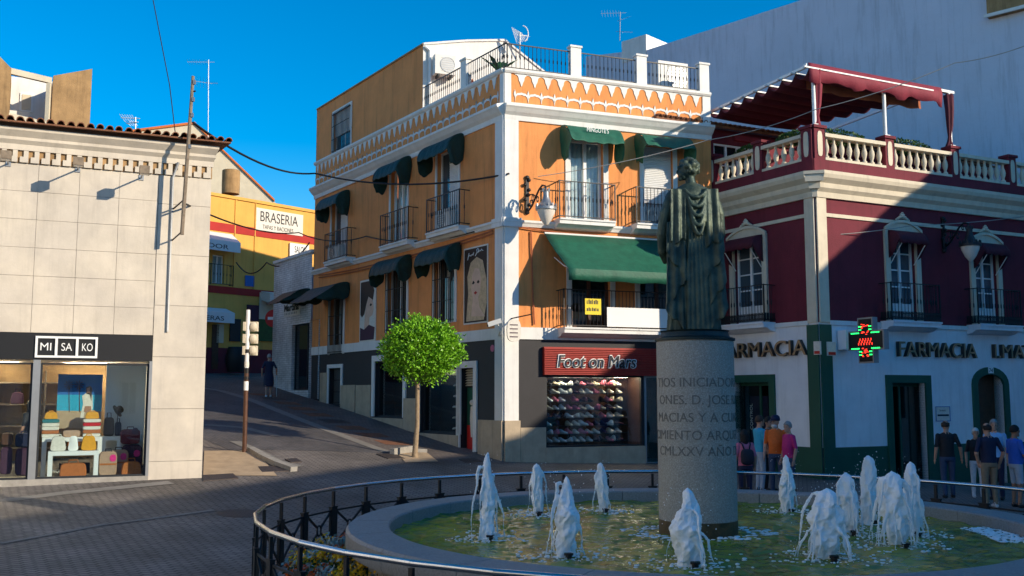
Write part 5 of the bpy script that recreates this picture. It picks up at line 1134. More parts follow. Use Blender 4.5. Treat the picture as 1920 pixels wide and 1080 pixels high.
# water surface: real ripples
n_r, n_a = 110, 300; wv = []; wf = []
jets = [(915,1012,848,.95),(1008,967,868,.8),(1060,1046,893,1.05),(1132,961,866,.75),(1292,1062,915,1.35),(1478,962,852,.95),(1548,1050,915,1.5),(1592,1003,885,1.1),(1632,984,853,.95),(1684,1026,883,1.35),(1713,1006,865,.85)]
JP = [at_z(x, y, ZW) for x, y, t, w in jets]
def wave(x, y):
    z = .02*noise.noise(Vector((x*2.1, y*2.1, 0)))+.03*noise.noise(Vector((x*4.2, y*5.2, 3)))+.016*noise.noise(Vector((x*9, y*11, 7)))
    for p in JP:
        d = math.hypot(x-p.x, y-p.y)
        if d < 1.4: z += .016*math.cos(d*22)*math.exp(-d*2.6)+.02*math.exp(-(d/.22)**2)
    return z
for j in range(n_r+1):
    r = .3+(RI-.3)*j/n_r
    for i in range(n_a):
        a = 2*math.pi*i/n_a; x, y = FC.x+r*math.cos(a), FC.y+r*math.sin(a); wv.append(Vector((x, y, ZW+wave(x, y))))
for j in range(n_r):
    for i in range(n_a): wf.append((j*n_a+i, j*n_a+(i+1) % n_a, (j+1)*n_a+(i+1) % n_a, (j+1)*n_a+i))
m = mat('water', (.15,.21,.02), .1, var=.35, scale=1.6, bump=.6, bscale=9, spec=.3, col2=(.36,.29,.04)); 
struct(MB().add(wv, wf).build('water', 'water', smooth=2, loc=FC+Vector((0,0,ZW))))
# column with carved inscription, bronze figure on top
cc = Vector((2.385, 13.0, 0)); rc = .497; ZCT = 3.035
co = empty('stone_column', cc+Vector((0,0,.28)), 'thick round granite column with carved inscription in the fountain', 'column')
mat('wet_stone', (.10,.062,.025), .5, var=.35, scale=9, bump=.2, bscale=30)
MB().lathe(cc, [(.01,.3),(rc,.3),(rc,.5),(rc,.72),(rc,1.4),(rc,2.2),(rc,ZCT-.015),(rc-.015,ZCT),(.01,ZCT)], 64).build('shaft', 'granite', co, smooth=True)
MB().lathe(cc, [(rc+.003,.45),(rc+.004,.66),(rc+.002,.76)], 64, caps=False).build('stain_band', 'wet_stone', co, smooth=True)
mat('carved', (.19,.175,.155), .9, var=.3, scale=30)
def curved_text(txt, z, size, ang0):
    me = text_mesh(txt, size, .004, mats=('carved',), space=1.02); xs = [v.co.x for v in me.vertices]; w = max(xs)
    for v in me.vertices:
        a = -math.pi/2+ang0+(v.co.x-w/2)/rc; r = rc+.001+v.co.z; v.co = Vector((r*math.cos(a), r*math.sin(a), v.co.y))
    place('inscription', me, cc+Vector((0,0,z)), co)
for txt, z in (('TIOS INICIADORES', 2.44), ('ONES. D. JOSE RA', 2.22), ('MACIAS Y A CUAN', 2.0), ('CIMIENTO ARQUEOL', 1.78), ('CMLXXV AÑO DE', 1.58)): curved_text(txt, z, .165, .0)
stb = (MB().lathe(cc, [(rc+.02,ZCT+.002),(rc+.02,ZCT+.03),(.45,ZCT+.05),(.43,ZCT+.11),(.45,ZCT+.13),(.01,ZCT+.13)], 48).build('base', 'bronze_dark', smooth=True, loc=cc+Vector((0,0,ZCT+.13))))
S0 = ZCT+.13
def robe_ring(z, rx, ry, cx=0, cy=0, folds=0, amp=0, ph=0, n=64):
    out = []
    for i in range(n):
        t = 2*math.pi*i/n; f = 1+amp*(math.sin(folds*t+ph)+.5*math.sin((folds*2-3)*t+ph*1.7)); out.append(cc+Vector((cx+rx*f*math.cos(t), cy+ry*f*math.sin(t), S0+z)))
    return out
sm = MB()
sm.loft([robe_ring(z, rx, ry, cx, 0, fo, am, ph) for z, rx, ry, cx, fo, am, ph in ((0,.345,.26,0,15,.06,0),(.1,.335,.25,0,15,.06,0),(.4,.315,.235,0,15,.055,.1),(.75,.30,.225,0,15,.05,.2),(1.0,.285,.21,0,13,.04,.3),(1.25,.265,.195,0,13,.03,.4),(1.5,.27,.19,0,9,.02,0),(1.7,.30,.19,0,7,.01,0),(1.82,.285,.17,0,7,.0,0),(1.9,.20,.13,-.0,7,0,0),(1.955,.10,.09,-.01,7,0,0))])
def flap(x0, x1, z1, z0, y, amp, step, seed, n=16):
    """hanging cloak fall with a zig-zag stepped lower hem"""
    rings = []
    for j in range(13):
        t = j/12; ring = []
        for i in range(n+1):
            s = i/n; x = x0+(x1-x0)*s; hem = z0+step*((1-s) if (seed//2) % 2 else s)+.03*math.sin(s*9+seed)
            z = z1+(hem-z1)*t; yy = y-amp*(.5+.5*math.cos(s*math.pi*3.4+seed))*(.35+.65*t)-.045*t; ring.append(cc+Vector((x*(1+.06*t), yy, S0+z)))
        back = [p+Vector((0, .05, 0)) for p in ring[::-1]]; rings.append(ring+back)
    sm.loft(rings)
# two cloak falls from the shoulders and the lower stepped cascades
flap(-.31, -.12, 1.86, 1.12, -.165, .05, .06, 1); flap(.12, .32, 1.86, 1.10, -.165, .05, .06, 4)
flap(-.36, -.13, 1.42, .66, -.165, .05, .34, 2); flap(.11, .36, 1.42, .66, -.165, .05, .34, 5)
flap(-.37, -.15, 1.0, .30, -.175, .05, .30, 1); flap(.14, .37, 1.0, .32, -.175, .05, .30, 4)
flap(-.38, -.17, .6, .02, -.185, .05, .22, 2); flap(.16, .38, .6, .03, -.185, .05, .22, 5)
for k, x in enumerate((-.10,-.045,.015,.07,.12)): sm.tube([cc+Vector((x*.7, -.185, S0+1.35)), cc+Vector((x, -.215, S0+.8)), cc+Vector((x*1.15, -.25, S0+.0))], [.016,.026,.034], 8)
for k in range(5):   # U-shaped drape folds on the back
    z0 = 1.86-.02*k; dz = .12+.105*k; w = .145-.006*k; P = []
    for i in range(15):
        s = -1+2*i/14; P.append(cc+Vector((.02+w*s+.02*k*.2, -.165-.035*(1-s*s)-.012*k*(1-s*s), S0+z0-dz*(1-abs(s)**2.2))))
    sm.tube(P, [.017+.014*(1-abs(-1+2*i/14)) for i in range(15)], 8)
# arms under the cloak
sm.tube([cc+Vector(p)+Vector((0,0,S0)) for p in ((-.26,-.02,1.80),(-.355,-.02,1.55),(-.40,0,1.28),(-.39,.06,1.05),(-.33,.16,.93))], [.085,.085,.075,.062,.045], 12)
sm.tube([cc+Vector(p)+Vector((0,0,S0)) for p in ((.26,-.02,1.80),(.335,-.02,1.55),(.365,.02,1.28),(.33,.12,1.12),(.25,.2,1.08))], [.085,.085,.075,.06,.045], 12)
sm.ball(cc+Vector((-.24,-.02,S0+1.79)), .10, 12, 8); sm.ball(cc+Vector((.24,-.02,S0+1.79)), .10, 12, 8)
# neck and head, face turned left
hx, hz = -.055, 2.13
sm.tube([cc+Vector((-.005,.0,S0+1.86)), cc+Vector((-.015,.0,S0+1.98)), cc+Vector((-.03,.01,S0+2.08))], [.085,.066,.064], 12)
sm.ball(cc+Vector((hx+.01,.01,S0+hz+.01)), .115, 16, 12, sx=1.08, sy=.85, sz=1.15); sm.ball(cc+Vector((hx-.055,.0,S0+hz-.045)), .075, 12, 8, sx=.95, sy=.8, sz=1.1)
sm.ball(cc+Vector((hx-.125,.0,S0+hz-.015)), .022, 8, 6, sx=1.1, sy=.8, sz=1.5); sm.ball(cc+Vector((hx-.105,.0,S0+hz-.065)), .022, 8, 6, sy=1.3); sm.ball(cc+Vector((hx-.095,.0,S0+hz-.105)), .032, 8, 6, sy=1.1); sm.ball(cc+Vector((hx-.105,.0,S0+hz+.045)), .03, 8, 6, sy=1.6)
r7 = random.Random(3)
for k in range(90):   # curly hair
    t, p = r7.uniform(0, 6.283), r7.uniform(-.5, 1.35); v = Vector((math.cos(t)*math.cos(p), math.sin(t)*math.cos(p), math.sin(p)))
    if v.x < -.62 and v.z < .55: continue
    sm.ball(cc+Vector((hx+.02+v.x*.125, .01+v.y*.105, S0+hz+.035+v.z*.125)), r7.uniform(.024,.042), 6, 4)
tmp = bpy.data.objects.new('tmp', sm.mesh('statue', 'bronze')); C.objects.link(tmp)
rm = tmp.modifiers.new('r', 'REMESH'); rm.mode = 'VOXEL'; rm.voxel_size = .009; s_ = tmp.modifiers.new('s', 'SMOOTH'); s_.iterations = 2; s_.factor = .4
me = bpy.data.meshes.new_from_object(tmp.evaluated_get(bpy.context.evaluated_depsgraph_get())); bpy.data.objects.remove(tmp)
me.transform(Matrix.Translation(-(cc+Vector((0,0,S0))))); me.polygons.foreach_set('use_smooth', [True]*len(me.polygons))
so_ = tag(place('statue', me, cc+Vector((0,0,S0))), 'green bronze robed statue seen from behind on the fountain column', 'statue')
stb.parent = so_; stb.location = (0,0,0)
# water jets
def jet(i, px, by, ty, wid):
    r = random.Random(40+i); b = JP[i]; h = (by-ty)/FPX*b.y*1.0; t = empty('water_jet', b, JL[i], 'water jet', 'fountain jets')
    mb = MB(); rings = []; n = 22; m_ = 20; w0 = .10*wid; lean = r.uniform(-.05,.05)
    shape = (2,0,1,0,1,1,3,3,0,3,0)[i]; ph = r.uniform(0, 9)
    for j in range(m_+1):
        s = j/m_; z = h*s
        q0 = min(1, s/.3); q0 = q0*q0*(3-2*q0)
        if shape == 0: w = w0*(.8+.15*q0)*(1-s**7)**.5+.006
        elif shape == 1: w = w0*(.72+.45*math.sin(math.pi*min(1, s*1.15))-.25*s)*(1-s**8)**.5+.006
        elif shape == 2: w = w0*(1.05-.72*s)*(1-s**7)**.5+.008
        else: w = w0*(.42+.5*q0)*(1-s**6)**.5+.006
        ring = []
        for k in range(n):
            a = 2*math.pi*k/n; q = Vector((math.cos(a)*1.6+ph, math.sin(a)*1.6, z*5.5)); f = 1+.42*noise.noise(q)+.28*noise.noise(q*2.7)+.16*noise.noise(q*6)
            ring.append(b+Vector((lean*s+.03*noise.noise(Vector((ph, s*3, 0)))+w*f*math.cos(a), w*f*math.sin(a), z-.03)))
        rings.append(ring)
    mb.loft(rings)
    # torn side sheets, strands and drops falling back
    for k in range((int(5*wid)+2)*(2 if shape == 3 else 1)):
        a = r.uniform(0, 6.283); s0 = r.uniform(.35, .9); out = w0*r.uniform(.9, 2.1); P = []; rad = []
        for q in range(7):
            u = q/6; zz = h*s0*(1-u**1.6)+(.10*h*math.sin(u*3)*(1-u)); d = w0*.5+out*u**.7*.9; P.append(b+Vector((lean*s0+d*math.cos(a)+.015*math.sin(q*2.+k), d*math.sin(a), max(zz, -.01)))); rad.append((.015*(1-u)+.007)*r.uniform(.7,1.5))
        mb.tube(P, rad, 6)
    for k in range(int(120*wid)):
        a = r.uniform(0, 6.283); d = w0*r.uniform(.8, 2.6); mb.ball(b+Vector((d*math.cos(a), d*math.sin(a), h*r.random()**1.4*1.02)), r.uniform(.006,.011), 5, 4)
    tmp = bpy.data.objects.new('tmp', mb.mesh('jet', 'foam')); C.objects.link(tmp); rm = tmp.modifiers.new('r', 'REMESH'); rm.mode = 'VOXEL'; rm.voxel_size = .0095
    tx = bpy.data.textures.new('n', 'CLOUDS'); tx.noise_scale = .022; tx.noise_depth = 4
    dm = tmp.modifiers.new('d', 'DISPLACE'); dm.texture = tx; dm.strength = .02; dm.mid_level = .55; dm.texture_coords = 'GLOBAL'
    me = bpy.data.meshes.new_from_object(tmp.evaluated_get(bpy.context.evaluated_depsgraph_get())); bpy.data.objects.remove(tmp); me.transform(Matrix.Translation(-b)); me.polygons.foreach_set('use_smooth', [True]*len(me.polygons)); me.materials.clear(); me.materials.append(MATS['foam'])
    o = bpy.data.objects.new('water_column', me); C.objects.link(o); o.parent = t
    MB().lathe(b+Vector((.03*wid,-.10*wid,-.03)), [(.01,0),(.035,0),(.035,.07),(.05,.075),(.05,.10),(.01,.10)], 10).build('nozzle', 'nozzle', t)
    sp_ = MB()   # foam splashing at the foot
    for k in range(150):
        a = r.uniform(0, 6.283); d = r.uniform(.05, .42)*wid**.6; z = .004+.018*r.random() if r.random() < .8 else r.uniform(.03,.10); s = r.uniform(.006,.018); sp_.ball(b+Vector((d*math.cos(a)*1.3, d*math.sin(a), z)), s, 7, 5, sx=r.uniform(.8,2.2), sy=r.uniform(.8,1.6), sz=r.uniform(.3,.8))
    stuff(sp_.build('splash', 'foam', t, smooth=2))
JL = ['tall pointed water jet at the far left of the basin', 'twin-headed jet behind, second from the left', 'ragged leaning jet near the left front rim', 'short smooth rounded jet left of the column at the back', 'broad cone jet right in front of the column', 'torn jet with holes just right of the column, before the people', 'wide front jet with falling strands right of the column', 'middle jet rising behind the wide front jet', 'slim twin-topped jet at the back right', 'broad foamy jet in front of the rightmost pair', 'tall smooth jet farthest right']
for i, (x, y, t, w) in enumerate(jets): jet(i, x, y, t, w)
mb = MB(); r7 = random.Random(5)     # foam drifting round the column and rim
for k in range(260): a = r7.uniform(0, 6.283); d = rc+r7.uniform(.0,.3); mb.ball(cc+Vector((d*math.cos(a)*1.25, d*math.sin(a), ZW+.012)), r7.uniform(.008,.025), 6, 4, sx=1.8, sy=1.3, sz=.4)
for k in range(420): a = r7.uniform(-.25,.12); d = RI-r7.uniform(.02,.45); mb.ball(FC+Vector((d*math.cos(a), d*math.sin(a), ZW+.012)), r7.uniform(.006,.022), 6, 4, sx=1.5, sy=1.8, sz=.4)
o = stuff(mb.build('foam', 'foam', smooth=2)); tag(o, 'white foam floating round the column foot and right rim', 'foam')
# flower bed between basin and railing
RB0, RB1 = 4.22, 5.3
mb = MB().lathe(FC, [(RB0-.02,.0),(RB0-.02,.16),(RB1-.1,.14),(RB1-.08,.10)], 72, caps=False); struct(mb.build('flower_bed_soil', 'soil', smooth=True))
MB().lathe(FC, [(RB1-.08,-.1),(RB1-.08,.11),(RB1+.06,.11),(RB1+.06,-.1)], 72, caps=False).build('bed_kerb', 'kerb', fb)
fl = {'yellow_flower': ([], []), 'orange_flower': ([], []), 'silver_leaf': ([], []), 'leaf_dark': ([], [])}
r8 = random.Random(9)
def petals(key, p, s, n=6):
    V, Fs = fl[key]
    for q in range(n):
        a = Vector((r8.gauss(0,1), r8.gauss(0,1), r8.gauss(.5,.7))).normalized(); b_ = a.orthogonal().normalized(); c_ = a.cross(b_); ce = p+Vector((r8.gauss(0,s), r8.gauss(0,s), r8.gauss(0,s*.6))); k = len(V); e = s*r8.uniform(.5,1.)
        V += [ce-b_*e, ce-c_*e*.6, ce+b_*e, ce+c_*e*.6]; Fs.append((k,k+1,k+2,k+3))
for k in range(2600):
    a = r8.uniform(2.2, 5.0) if r8.random() < .8 else r8.uniform(0, 6.283); d = r8.uniform(RB0+.08, RB1-.14); p = FC+Vector((d*math.cos(a), d*math.sin(a), .15))
    v = noise.noise(Vector((p.x*1.4, p.y*1.4, 2))); key = 'yellow_flower' if v > .18 else ('orange_flower' if v < -.12 else 'silver_leaf'); hh = r8.uniform(.05,.2)+(.05 if key == 'yellow_flower' else 0)
    petals('leaf_dark', p+Vector((0,0,hh*.5)), .04, 4)
    if r8.random() < .75: petals(key, p+Vector((0,0,hh+.02)), .028 if key != 'silver_leaf' else .04, 7)
for key, (V, Fs) in fl.items():
    m_ = MB(); m_.v = V; m_.f = Fs; m_.mi = [0]*len(Fs); o = stuff(m_.build({'yellow_flower':'yellow_flowers','orange_flower':'orange_flowers','silver_leaf':'silver_plants','leaf_dark':'bed_foliage'}[key], key))
    tag(o, {'yellow_flower':'yellow flowers in the bed inside the railing','orange_flower':'orange-red flowers in the bed against the basin','silver_leaf':'silvery leaved plants between the flowers','leaf_dark':'dark green foliage of the flower bed'}[key], 'flowers' if 'flower' in key else 'plants')
# railing round the fountain
fe = empty('fountain_railing', FC+Vector((0,0,0)), 'black iron ring railing with crossed panels and steel handrail round the fountain', 'railing')
NR, RR, ZH = 42, 5.53, .94
ang = [2*math.pi*(k+.3)/NR for k in range(NR)]; pt = lambda k, z, rr=RR: FC+Vector((rr*math.cos(ang[k % NR]), rr*math.sin(ang[k % NR]), z))
pmsh = MB(); pmsh.cbox((0,0,.36), (.05,.15,.60)); pmsh.cbox((0,0,.67), (.06,.17,.02)); pmsh.cbox((0,0,.79), (.035,.045,.22)); pmsh = pmsh.mesh('post', 'iron')
for k in range(NR):
    place('post', pmsh, pt(k, 0), fe, rz=ang[k])
    a, b = pt(k, 0), pt(k+1, 0); MB().tube([pt(k, ZH), pt(k+1, ZH)], .029, 10).build('handrail', 'steel', fe, smooth=True)
    mb = MB(); up = Vector((0,0,1)); t = (b-a).normalized(); a2, b2 = a+t*.085, b-t*.085; c_ = (a+b)/2
    mb.beam(a2+up*.62, b2+up*.62, .02, .025); mb.beam(a2+up*.12, b2+up*.12, .02, .025)
    for p in (a2, b2): mb.beam(p+up*.12, p+up*.62, .022, .022)
    for p, s in ((a2, 1), (b2, -1)):
        mb.beam(p+up*.60, c_-t*s*.045+up*.41, .02, .03); mb.beam(p+up*.14, c_-t*s*.045+up*.33, .02, .03)
    ring = [c_+t*.055*math.cos(q)+up*(.37+.075*math.sin(q)) for q in [2*math.pi*i/14 for i in range(15)]]; mb.tube(ring, .013, 6, caps=False)
    mb.build('panel', 'iron', fe)
# ============================================================ STREET TREE
tr = empty('street_tree', tp, 'small round-crowned green tree in the pavement before the orange building', 'tree')
td = tp.y; k_ = td/FPX; top = at_y(787, 594, td); cc_ = at_y(790, 658, td); ext = (83*k_, 80*k_, 66*k_)
tb_ = at_y(783, 720, td)
MB().tube([tp-Vector((0,0,.1)), tp+Vector((.0,0,.15)), tp.lerp(tb_, .45)+Vector((.03,0,0)), tb_, cc_+Vector((0,0,-.2))], [.105,.075,.06,.055,.04], 10).build('trunk', 'bark', tr, smooth=True)
lb = MB(); r9 = random.Random(4)
for k in range(16):
    v = Vector((r9.gauss(0,1), r9.gauss(0,1), r9.gauss(.3,.6))).normalized(); e = cc_+Vector((v.x*ext[0]*.75, v.y*ext[1]*.75, v.z*ext[2]*.75)); lb.tube([tb_+Vector((0,0,r9.uniform(-.05,.3))), tb_.lerp(e, .5)+Vector((0,0,.08)), e], [.03,.02,.008], 6)
lb.build('branches', 'bark', tr, smooth=True)
vs = []; fs = []; clumps = []
while len(clumps) < 260:
    v = Vector((r9.gauss(0,1), r9.gauss(0,1), r9.gauss(0,1))).normalized()*r9.uniform(.55,.97); clumps.append(Vector((v.x*ext[0]*.92, v.y*ext[1]*.92, v.z*ext[2]*.92*(1 if v.z > 0 else .88))))
for k in range(21000):
    c = r9.choice(clumps)
    if k % 5 < 2: v = Vector((r9.gauss(0,1), r9.gauss(0,1), r9.gauss(0,1))).normalized()*r9.uniform(.5,.97); c = Vector((v.x*ext[0], v.y*ext[1], v.z*ext[2]))*.93
    p = cc_+c+Vector((r9.gauss(0,.08), r9.gauss(0,.08), r9.gauss(0,.075))); o_ = c.normalized()
    L = r9.uniform(.06,.105); t = (o_*.6+Vector((r9.gauss(0,.6), r9.gauss(0,.6), r9.gauss(.35,.5)))).normalized(); nn = t.cross(Vector((r9.gauss(0,1), r9.gauss(0,1), r9.gauss(0,1)))).normalized(); w = t.cross(nn)*L*.3; f_ = nn*L*.1
    q = len(vs); vs += [p, p+t*L*.45+w+f_, p+t*L, p+t*L*.45-w+f_]; fs.append((q,q+1,q+2,q+3))
m_ = MB(); m_.v = vs; m_.f = fs; m_.mi = [0]*len(fs); m_.build('crown', 'leaf', tr)
# ============================================================ TRAFFIC LIGHT, STREET SIGN, LAMPS
pb_ = gpt(458, 848); k_ = pb_.y/FPX; zp = lambda y: at_y(458, y, pb_.y).z
tl = empty('traffic_light', pb_, 'traffic light on a slim pole at the street corner seen from its back', 'traffic light')
MB().tube([pb_-Vector((0,0,.1)), Vector((pb_.x, pb_.y, zp(700)))], .055, 12).build('pole_base', 'wood', tl, smooth=True)
MB().tube([Vector((pb_.x, pb_.y, zp(700))), Vector((pb_.x, pb_.y, zp(581)))], .05, 12).build('pole', 'shutter', tl, smooth=True)
for y0, y1, m in ((655, 662, 'black'), (690, 700, 'black'), (706, 712, 'black'), (678, 688, 'bag_white'), (715, 732, 'white_clean')): MB().lathe((pb_.x, pb_.y, 0), [(.058, zp(y1)), (.058, zp(y0))], 12).build('sticker', m, tl)
for i, y in enumerate((612, 635, 657)):
    z = zp(y); mb = MB(); mb.cbox((pb_.x+.13, pb_.y+.1, z), (.19, .16, .24)); mb.ball((pb_.x+.14, pb_.y+.0, z), .1, 12, 8, sx=.95, sy=.7, sz=1.1); hh = mb.build('signal_head', 'pale_wall', tl)
    mb = MB(); A = [math.pi*q/8 for q in range(9)]; mb.loft([[Vector((pb_.x+.09+.105*math.cos(a), yy, z-.03+.125*math.sin(a))) for a in A] for yy in (pb_.y+.2, pb_.y+.38)], closed=False); mb.build('visor', 'dark_iron', hh)
    mb = MB(); mb.cbox((pb_.x-.07, pb_.y+.02, z), (.06,.2,.22)); mb.build('side_shield', 'pale_wall', tl)
ne = at_y(514, 597, 44.); no = empty('no_entry_sign', Vector((ne.x, ne.y, gz(ne.x, ne.y))), 'round red no-entry sign before the bar mural', 'road sign')
mb = MB(); M_ = Matrix.Translation(ne) @ Matrix.Rotation(math.pi/2, 4, 'X')
mb.loft([[M_@Vector((r*math.cos(t), r*math.sin(t), z)) for t in [2*math.pi*i/28 for i in range(28)]] for r, z in ((.40,-.02),(.40,.02),(.01,.021))]); mb.build('disc', 'red_paint', no); MB().cbox(ne+Vector((0,-.03,0)), (.55,.012,.13)).build('bar', 'white_clean', no); MB().tube([Vector((ne.x, ne.y+.05, gz(ne.x, ne.y))), ne+Vector((0,.05,.3))], .03, 8).build('post', 'grey_metal', no)
def wall_lamp(F, px_wall, ytop, ybot, lamp_px, lamp_y, pr, label):
    uw = F.uz(px_wall, (ytop+ybot)/2, .05)[0]; z1, z0 = F.uz(px_wall, ytop, .05)[1], F.uz(px_wall, ybot, .05)[1]; t = empty('wall_lantern', F.w(uw, 0, z0), label, 'street lamp', 'wrought iron wall lanterns')
    ul, zl = F.uz(lamp_px, lamp_y, pr)
    mb = MB(); mb.box(F, uw-.05, uw+.05, .0, .05, z0, z1); mb.ball(F.w(uw,.03,z1), .07, 8, 6); mb.ball(F.w(uw,.03,z0), .07, 8, 6)
    for q in range(7): mb.ball(F.w(uw+.08*math.sin(q*2.2), .06, z0+(z1-z0)*(q+.5)/7), .055, 8, 5)
    mb.build('wall_plate', 'iron', t, smooth=True)
    g = lambda s, dz: F.w(uw+(ul-uw)*s, .05+(pr-.05)*s, zl+dz)
    H_ = z1-z0; mb = MB(); mb.tube([g(0,-.25*H_), g(.25,-.1*H_), g(.45,.12*H_), g(.62,.3*H_), g(.8,.4*H_), g(.95,.36*H_), g(1,.22*H_)], .028, 8)
    for s, dz, r in ((.3,.12,.09),(.55,.05,.08),(.2,-.02,.1),(.75,.26,.06)): mb.tube([g(s+r*.6*math.cos(q), dz*H_+r*math.sin(q)) for q in [i*.6 for i in range(11)]], .016, 6)
    mb.tube([g(.0,.25*H_), g(.3,.22*H_), g(.5,.12*H_)], .022, 6); mb.build('scroll_arm', 'iron', t, smooth=True)
    c = g(1, 0); R_ = .30
    mb = MB().lathe(c-Vector((0,0,.0)), [(.02,.22*H_),(.09,.20*H_),(.08,.10*H_),(.10,.0),(.16,-.14),(R_*.85,-.22),(R_,-.26),(R_,-.33),(.05,-.33)], 20)
    for q in range(14): a = q*2*math.pi/14; mb.cbox(c+Vector((R_*.93*math.cos(a), R_*.93*math.sin(a), -.21)), (.035,.035,.09), a)
    for q in range(8): a = q*2*math.pi/8; mb.cbox(c+Vector((.095*math.cos(a), .095*math.sin(a), .19*H_+.04)), (.025,.025,.09), a)
    mb.build('lantern_cap', 'grey_metal' if F is OR else 'dark_iron', t, smooth=True)
    MB().lathe(c, [(R_*.86,-.33),(R_*.8,-.42),(R_*.5,-.62),(R_*.2,-.74),(.01,-.78)], 20).build('lamp_bowl', 'lamp_glass', t, smooth=True)
wall_lamp(OR, 989, 333, 398, 1024, 372, .95, 'wrought iron wall lantern on the orange building corner')
wall_lamp(MR, 1770, 410, 470, 1818, 441, 1.0, 'wrought iron wall lantern on the maroon wall between balconies')
# camera, bracket sign, round plate on the orange corner
t = empty('security_camera', OL.w(.3, .05, 4.1), 'white security camera on the corner pilaster', 'camera'); c = at_y(930, 605, 27.6)
MB().beam(c+Vector((-.22,.0,-.06)), c+Vector((.15,0,.06)), .13, .13).build('housing', 'ac_white', t); MB().tube([c+Vector((.05,.02,-.05)), c+Vector((.12,.1,-.22)), OL.w(.2,.05,4.0)], .025, 6).build('bracket', 'ac_white', t); MB().cbox(c+Vector((-.23,-.0,-.062)), (.03,.1,.1)).build('lens', 'black_gloss', t)
s_ = at_y(963, 618, 27.3); t = empty('hanging_sign', s_, 'small oval hanging sign on a bracket at the corner pilaster', 'sign'); MB().beam(OR.w(.2,.05,s_.z+.36), OR.w(.55,.7,s_.z+.44), .03,.03).build('bracket', 'iron', t); MB().prism(OR, sup(OR.uz(950,618,.5)[0], OR.uz(976,618,.5)[0], s_.z-.32, s_.z+.30, 3, 16), .48, .54).build('sign_plate', 'bag_white', t)
for q in range(4): MB().box(OR, OR.uz(955,618,.5)[0], OR.uz(970,618,.5)[0], .541, .545, s_.z-.2+q*.11, s_.z-.17+q*.11).build('sign_print', 'bag_plum', t)
rp = OL.uz(924, 653); tag(MB().prism(OL, sup(rp[0]-.1, rp[0]+.1, rp[1]-.1, rp[1]+.1, 2, 18), .003, .02).build('round_plate', 'pink_shirt'), 'small round pink plate on the dark base by the corner', 'sign')
# ============================================================ ROOF CLUTTER
def aircon(F, rect, d, lab, dep=.35):
    a, b, c, e = rect; t = empty('air_conditioner', F.w((a+b)/2, d, c), lab, 'air conditioner'); MB().box(F, a, b, d, d+dep, c, e).build('casing', 'ac_white', t)
    um = a+(b-a)*(.62 if F.right > 0 else .62); R_ = (e-c)*.4; rings = [[F.w(um+r*math.cos(q), d+dep+z, (c+e)/2+r*math.sin(q)) for q in [2*math.pi*i/24 for i in range(24)]] for r, z in ((R_,.002),(R_,.015),(R_*.9,.016),(R_*.88,.004),(.02,.004))]; MB().loft(rings).build('fan_grille', 'grey_metal', t)
    mb = MB()
    for q in range(7): mb.box(F, um-R_*.85, um+R_*.85, d+dep+.006, d+dep+.012, (c+e)/2+R_*(-.85+1.7*q/6)-.006, (c+e)/2+R_*(-.85+1.7*q/6)+.006)
    mb.build('guard', 'ac_white', t); MB().box(F, a+.1, a+.16, d, d+dep, c-.1, c).build('foot', 'iron', t); MB().box(F, b-.16, b-.1, d, d+dep, c-.1, c).build('foot', 'iron', t)
    return t
aircon(TF, TF.rect(812,107,850,143,.2), .1, 'air conditioner on the white gable wall of the terrace'); ac2 = OR.rect(1229,120,1284,166,-1.2); aircon(OR, (ac2[0],ac2[1],ac2[2]-.15,ac2[3]), -1.5, 'large air conditioner standing behind the right terrace railing', .5)
aircon(OL, (l2[2][0]+.1, l2[2][1]-.45, ZM+.14, ZM+.75), .02, 'air conditioner on the second-floor balcony nearest the corner', .25); aircon(OL, (l2[0][0]+.1, l2[0][1]-.3, ZM+.14, ZM+.7), .02, 'air conditioner on the far street-side balcony', .25)
def antenna(base, top, els, lab, m='steel'):
    t = empty('antenna', base, lab, 'antenna'); MB().tube([base, top], .022, 6).build('mast', 'grey_metal', t)
    for (z, dx, dy, n, l) in els:
        p = base.lerp(top, z); q = p+Vector((dx, dy, .06)); mb = MB().tube([p-Vector((dx*.3,dy*.3,0)), q], .012, 5); ax = Vector((-dy, dx, 0)).normalized()
        for i in range(n): c = p.lerp(q, (i+.5)/n); mb.tube([c-ax*l-Vector((0,0,l*.5)), c+ax*l+Vector((0,0,l*.5))], .007, 4)
        mb.build('boom', m, t)
antenna(at_y(390,270,57), at_y(391,112,57), ((.97,-1.3,.1,9,.2),(.72,.5,.2,5,.5),(.72,-.7,-.2,4,.4)), 'tall thin television mast left of the street')
antenna(at_y(254,246,31), at_y(254,220,31), ((.9,-.5,.1,6,.16),(.6,-.4,.3,4,.12)), 'small white aerial on the stone shop roof', 'white_clean')
antenna(at_y(1162,76,50), at_y(1163,22,50), ((.95,-1.0,.2,7,.2),(.3,.7,.2,5,.3),(.7,.4,-.3,4,.4)), 'roof aerial on the tall block behind')
antenna(TF.w(3.4,.1,13.9), at_y(975,62,33), ((.9,.3,.2,3,.15),), 'short aerial mast above the white gable', 'white_clean')
d_ = at_y(975, 66, 32.8); t = empty('aerial_grid', d_-Vector((0,0,.6)), 'white grid and loop aerial on the orange building roof', 'antenna'); mb = MB()
for i in range(7): mb.tube([d_+Vector((-.28+.05*i, 0, .28-.03*i)), d_+Vector((-.1+.06*i, .05, -.28+.02*i))], .012, 5)
mb.tube([d_+Vector((.1+.18*math.cos(q), 0, .05+.28*math.sin(q))) for q in [-1.2+i*.35 for i in range(9)]], .018, 6); mb.tube([d_+Vector((0,0,-.6)), d_+Vector((0,0,.1))], .02, 6); mb.build('grid', 'white_clean', t)
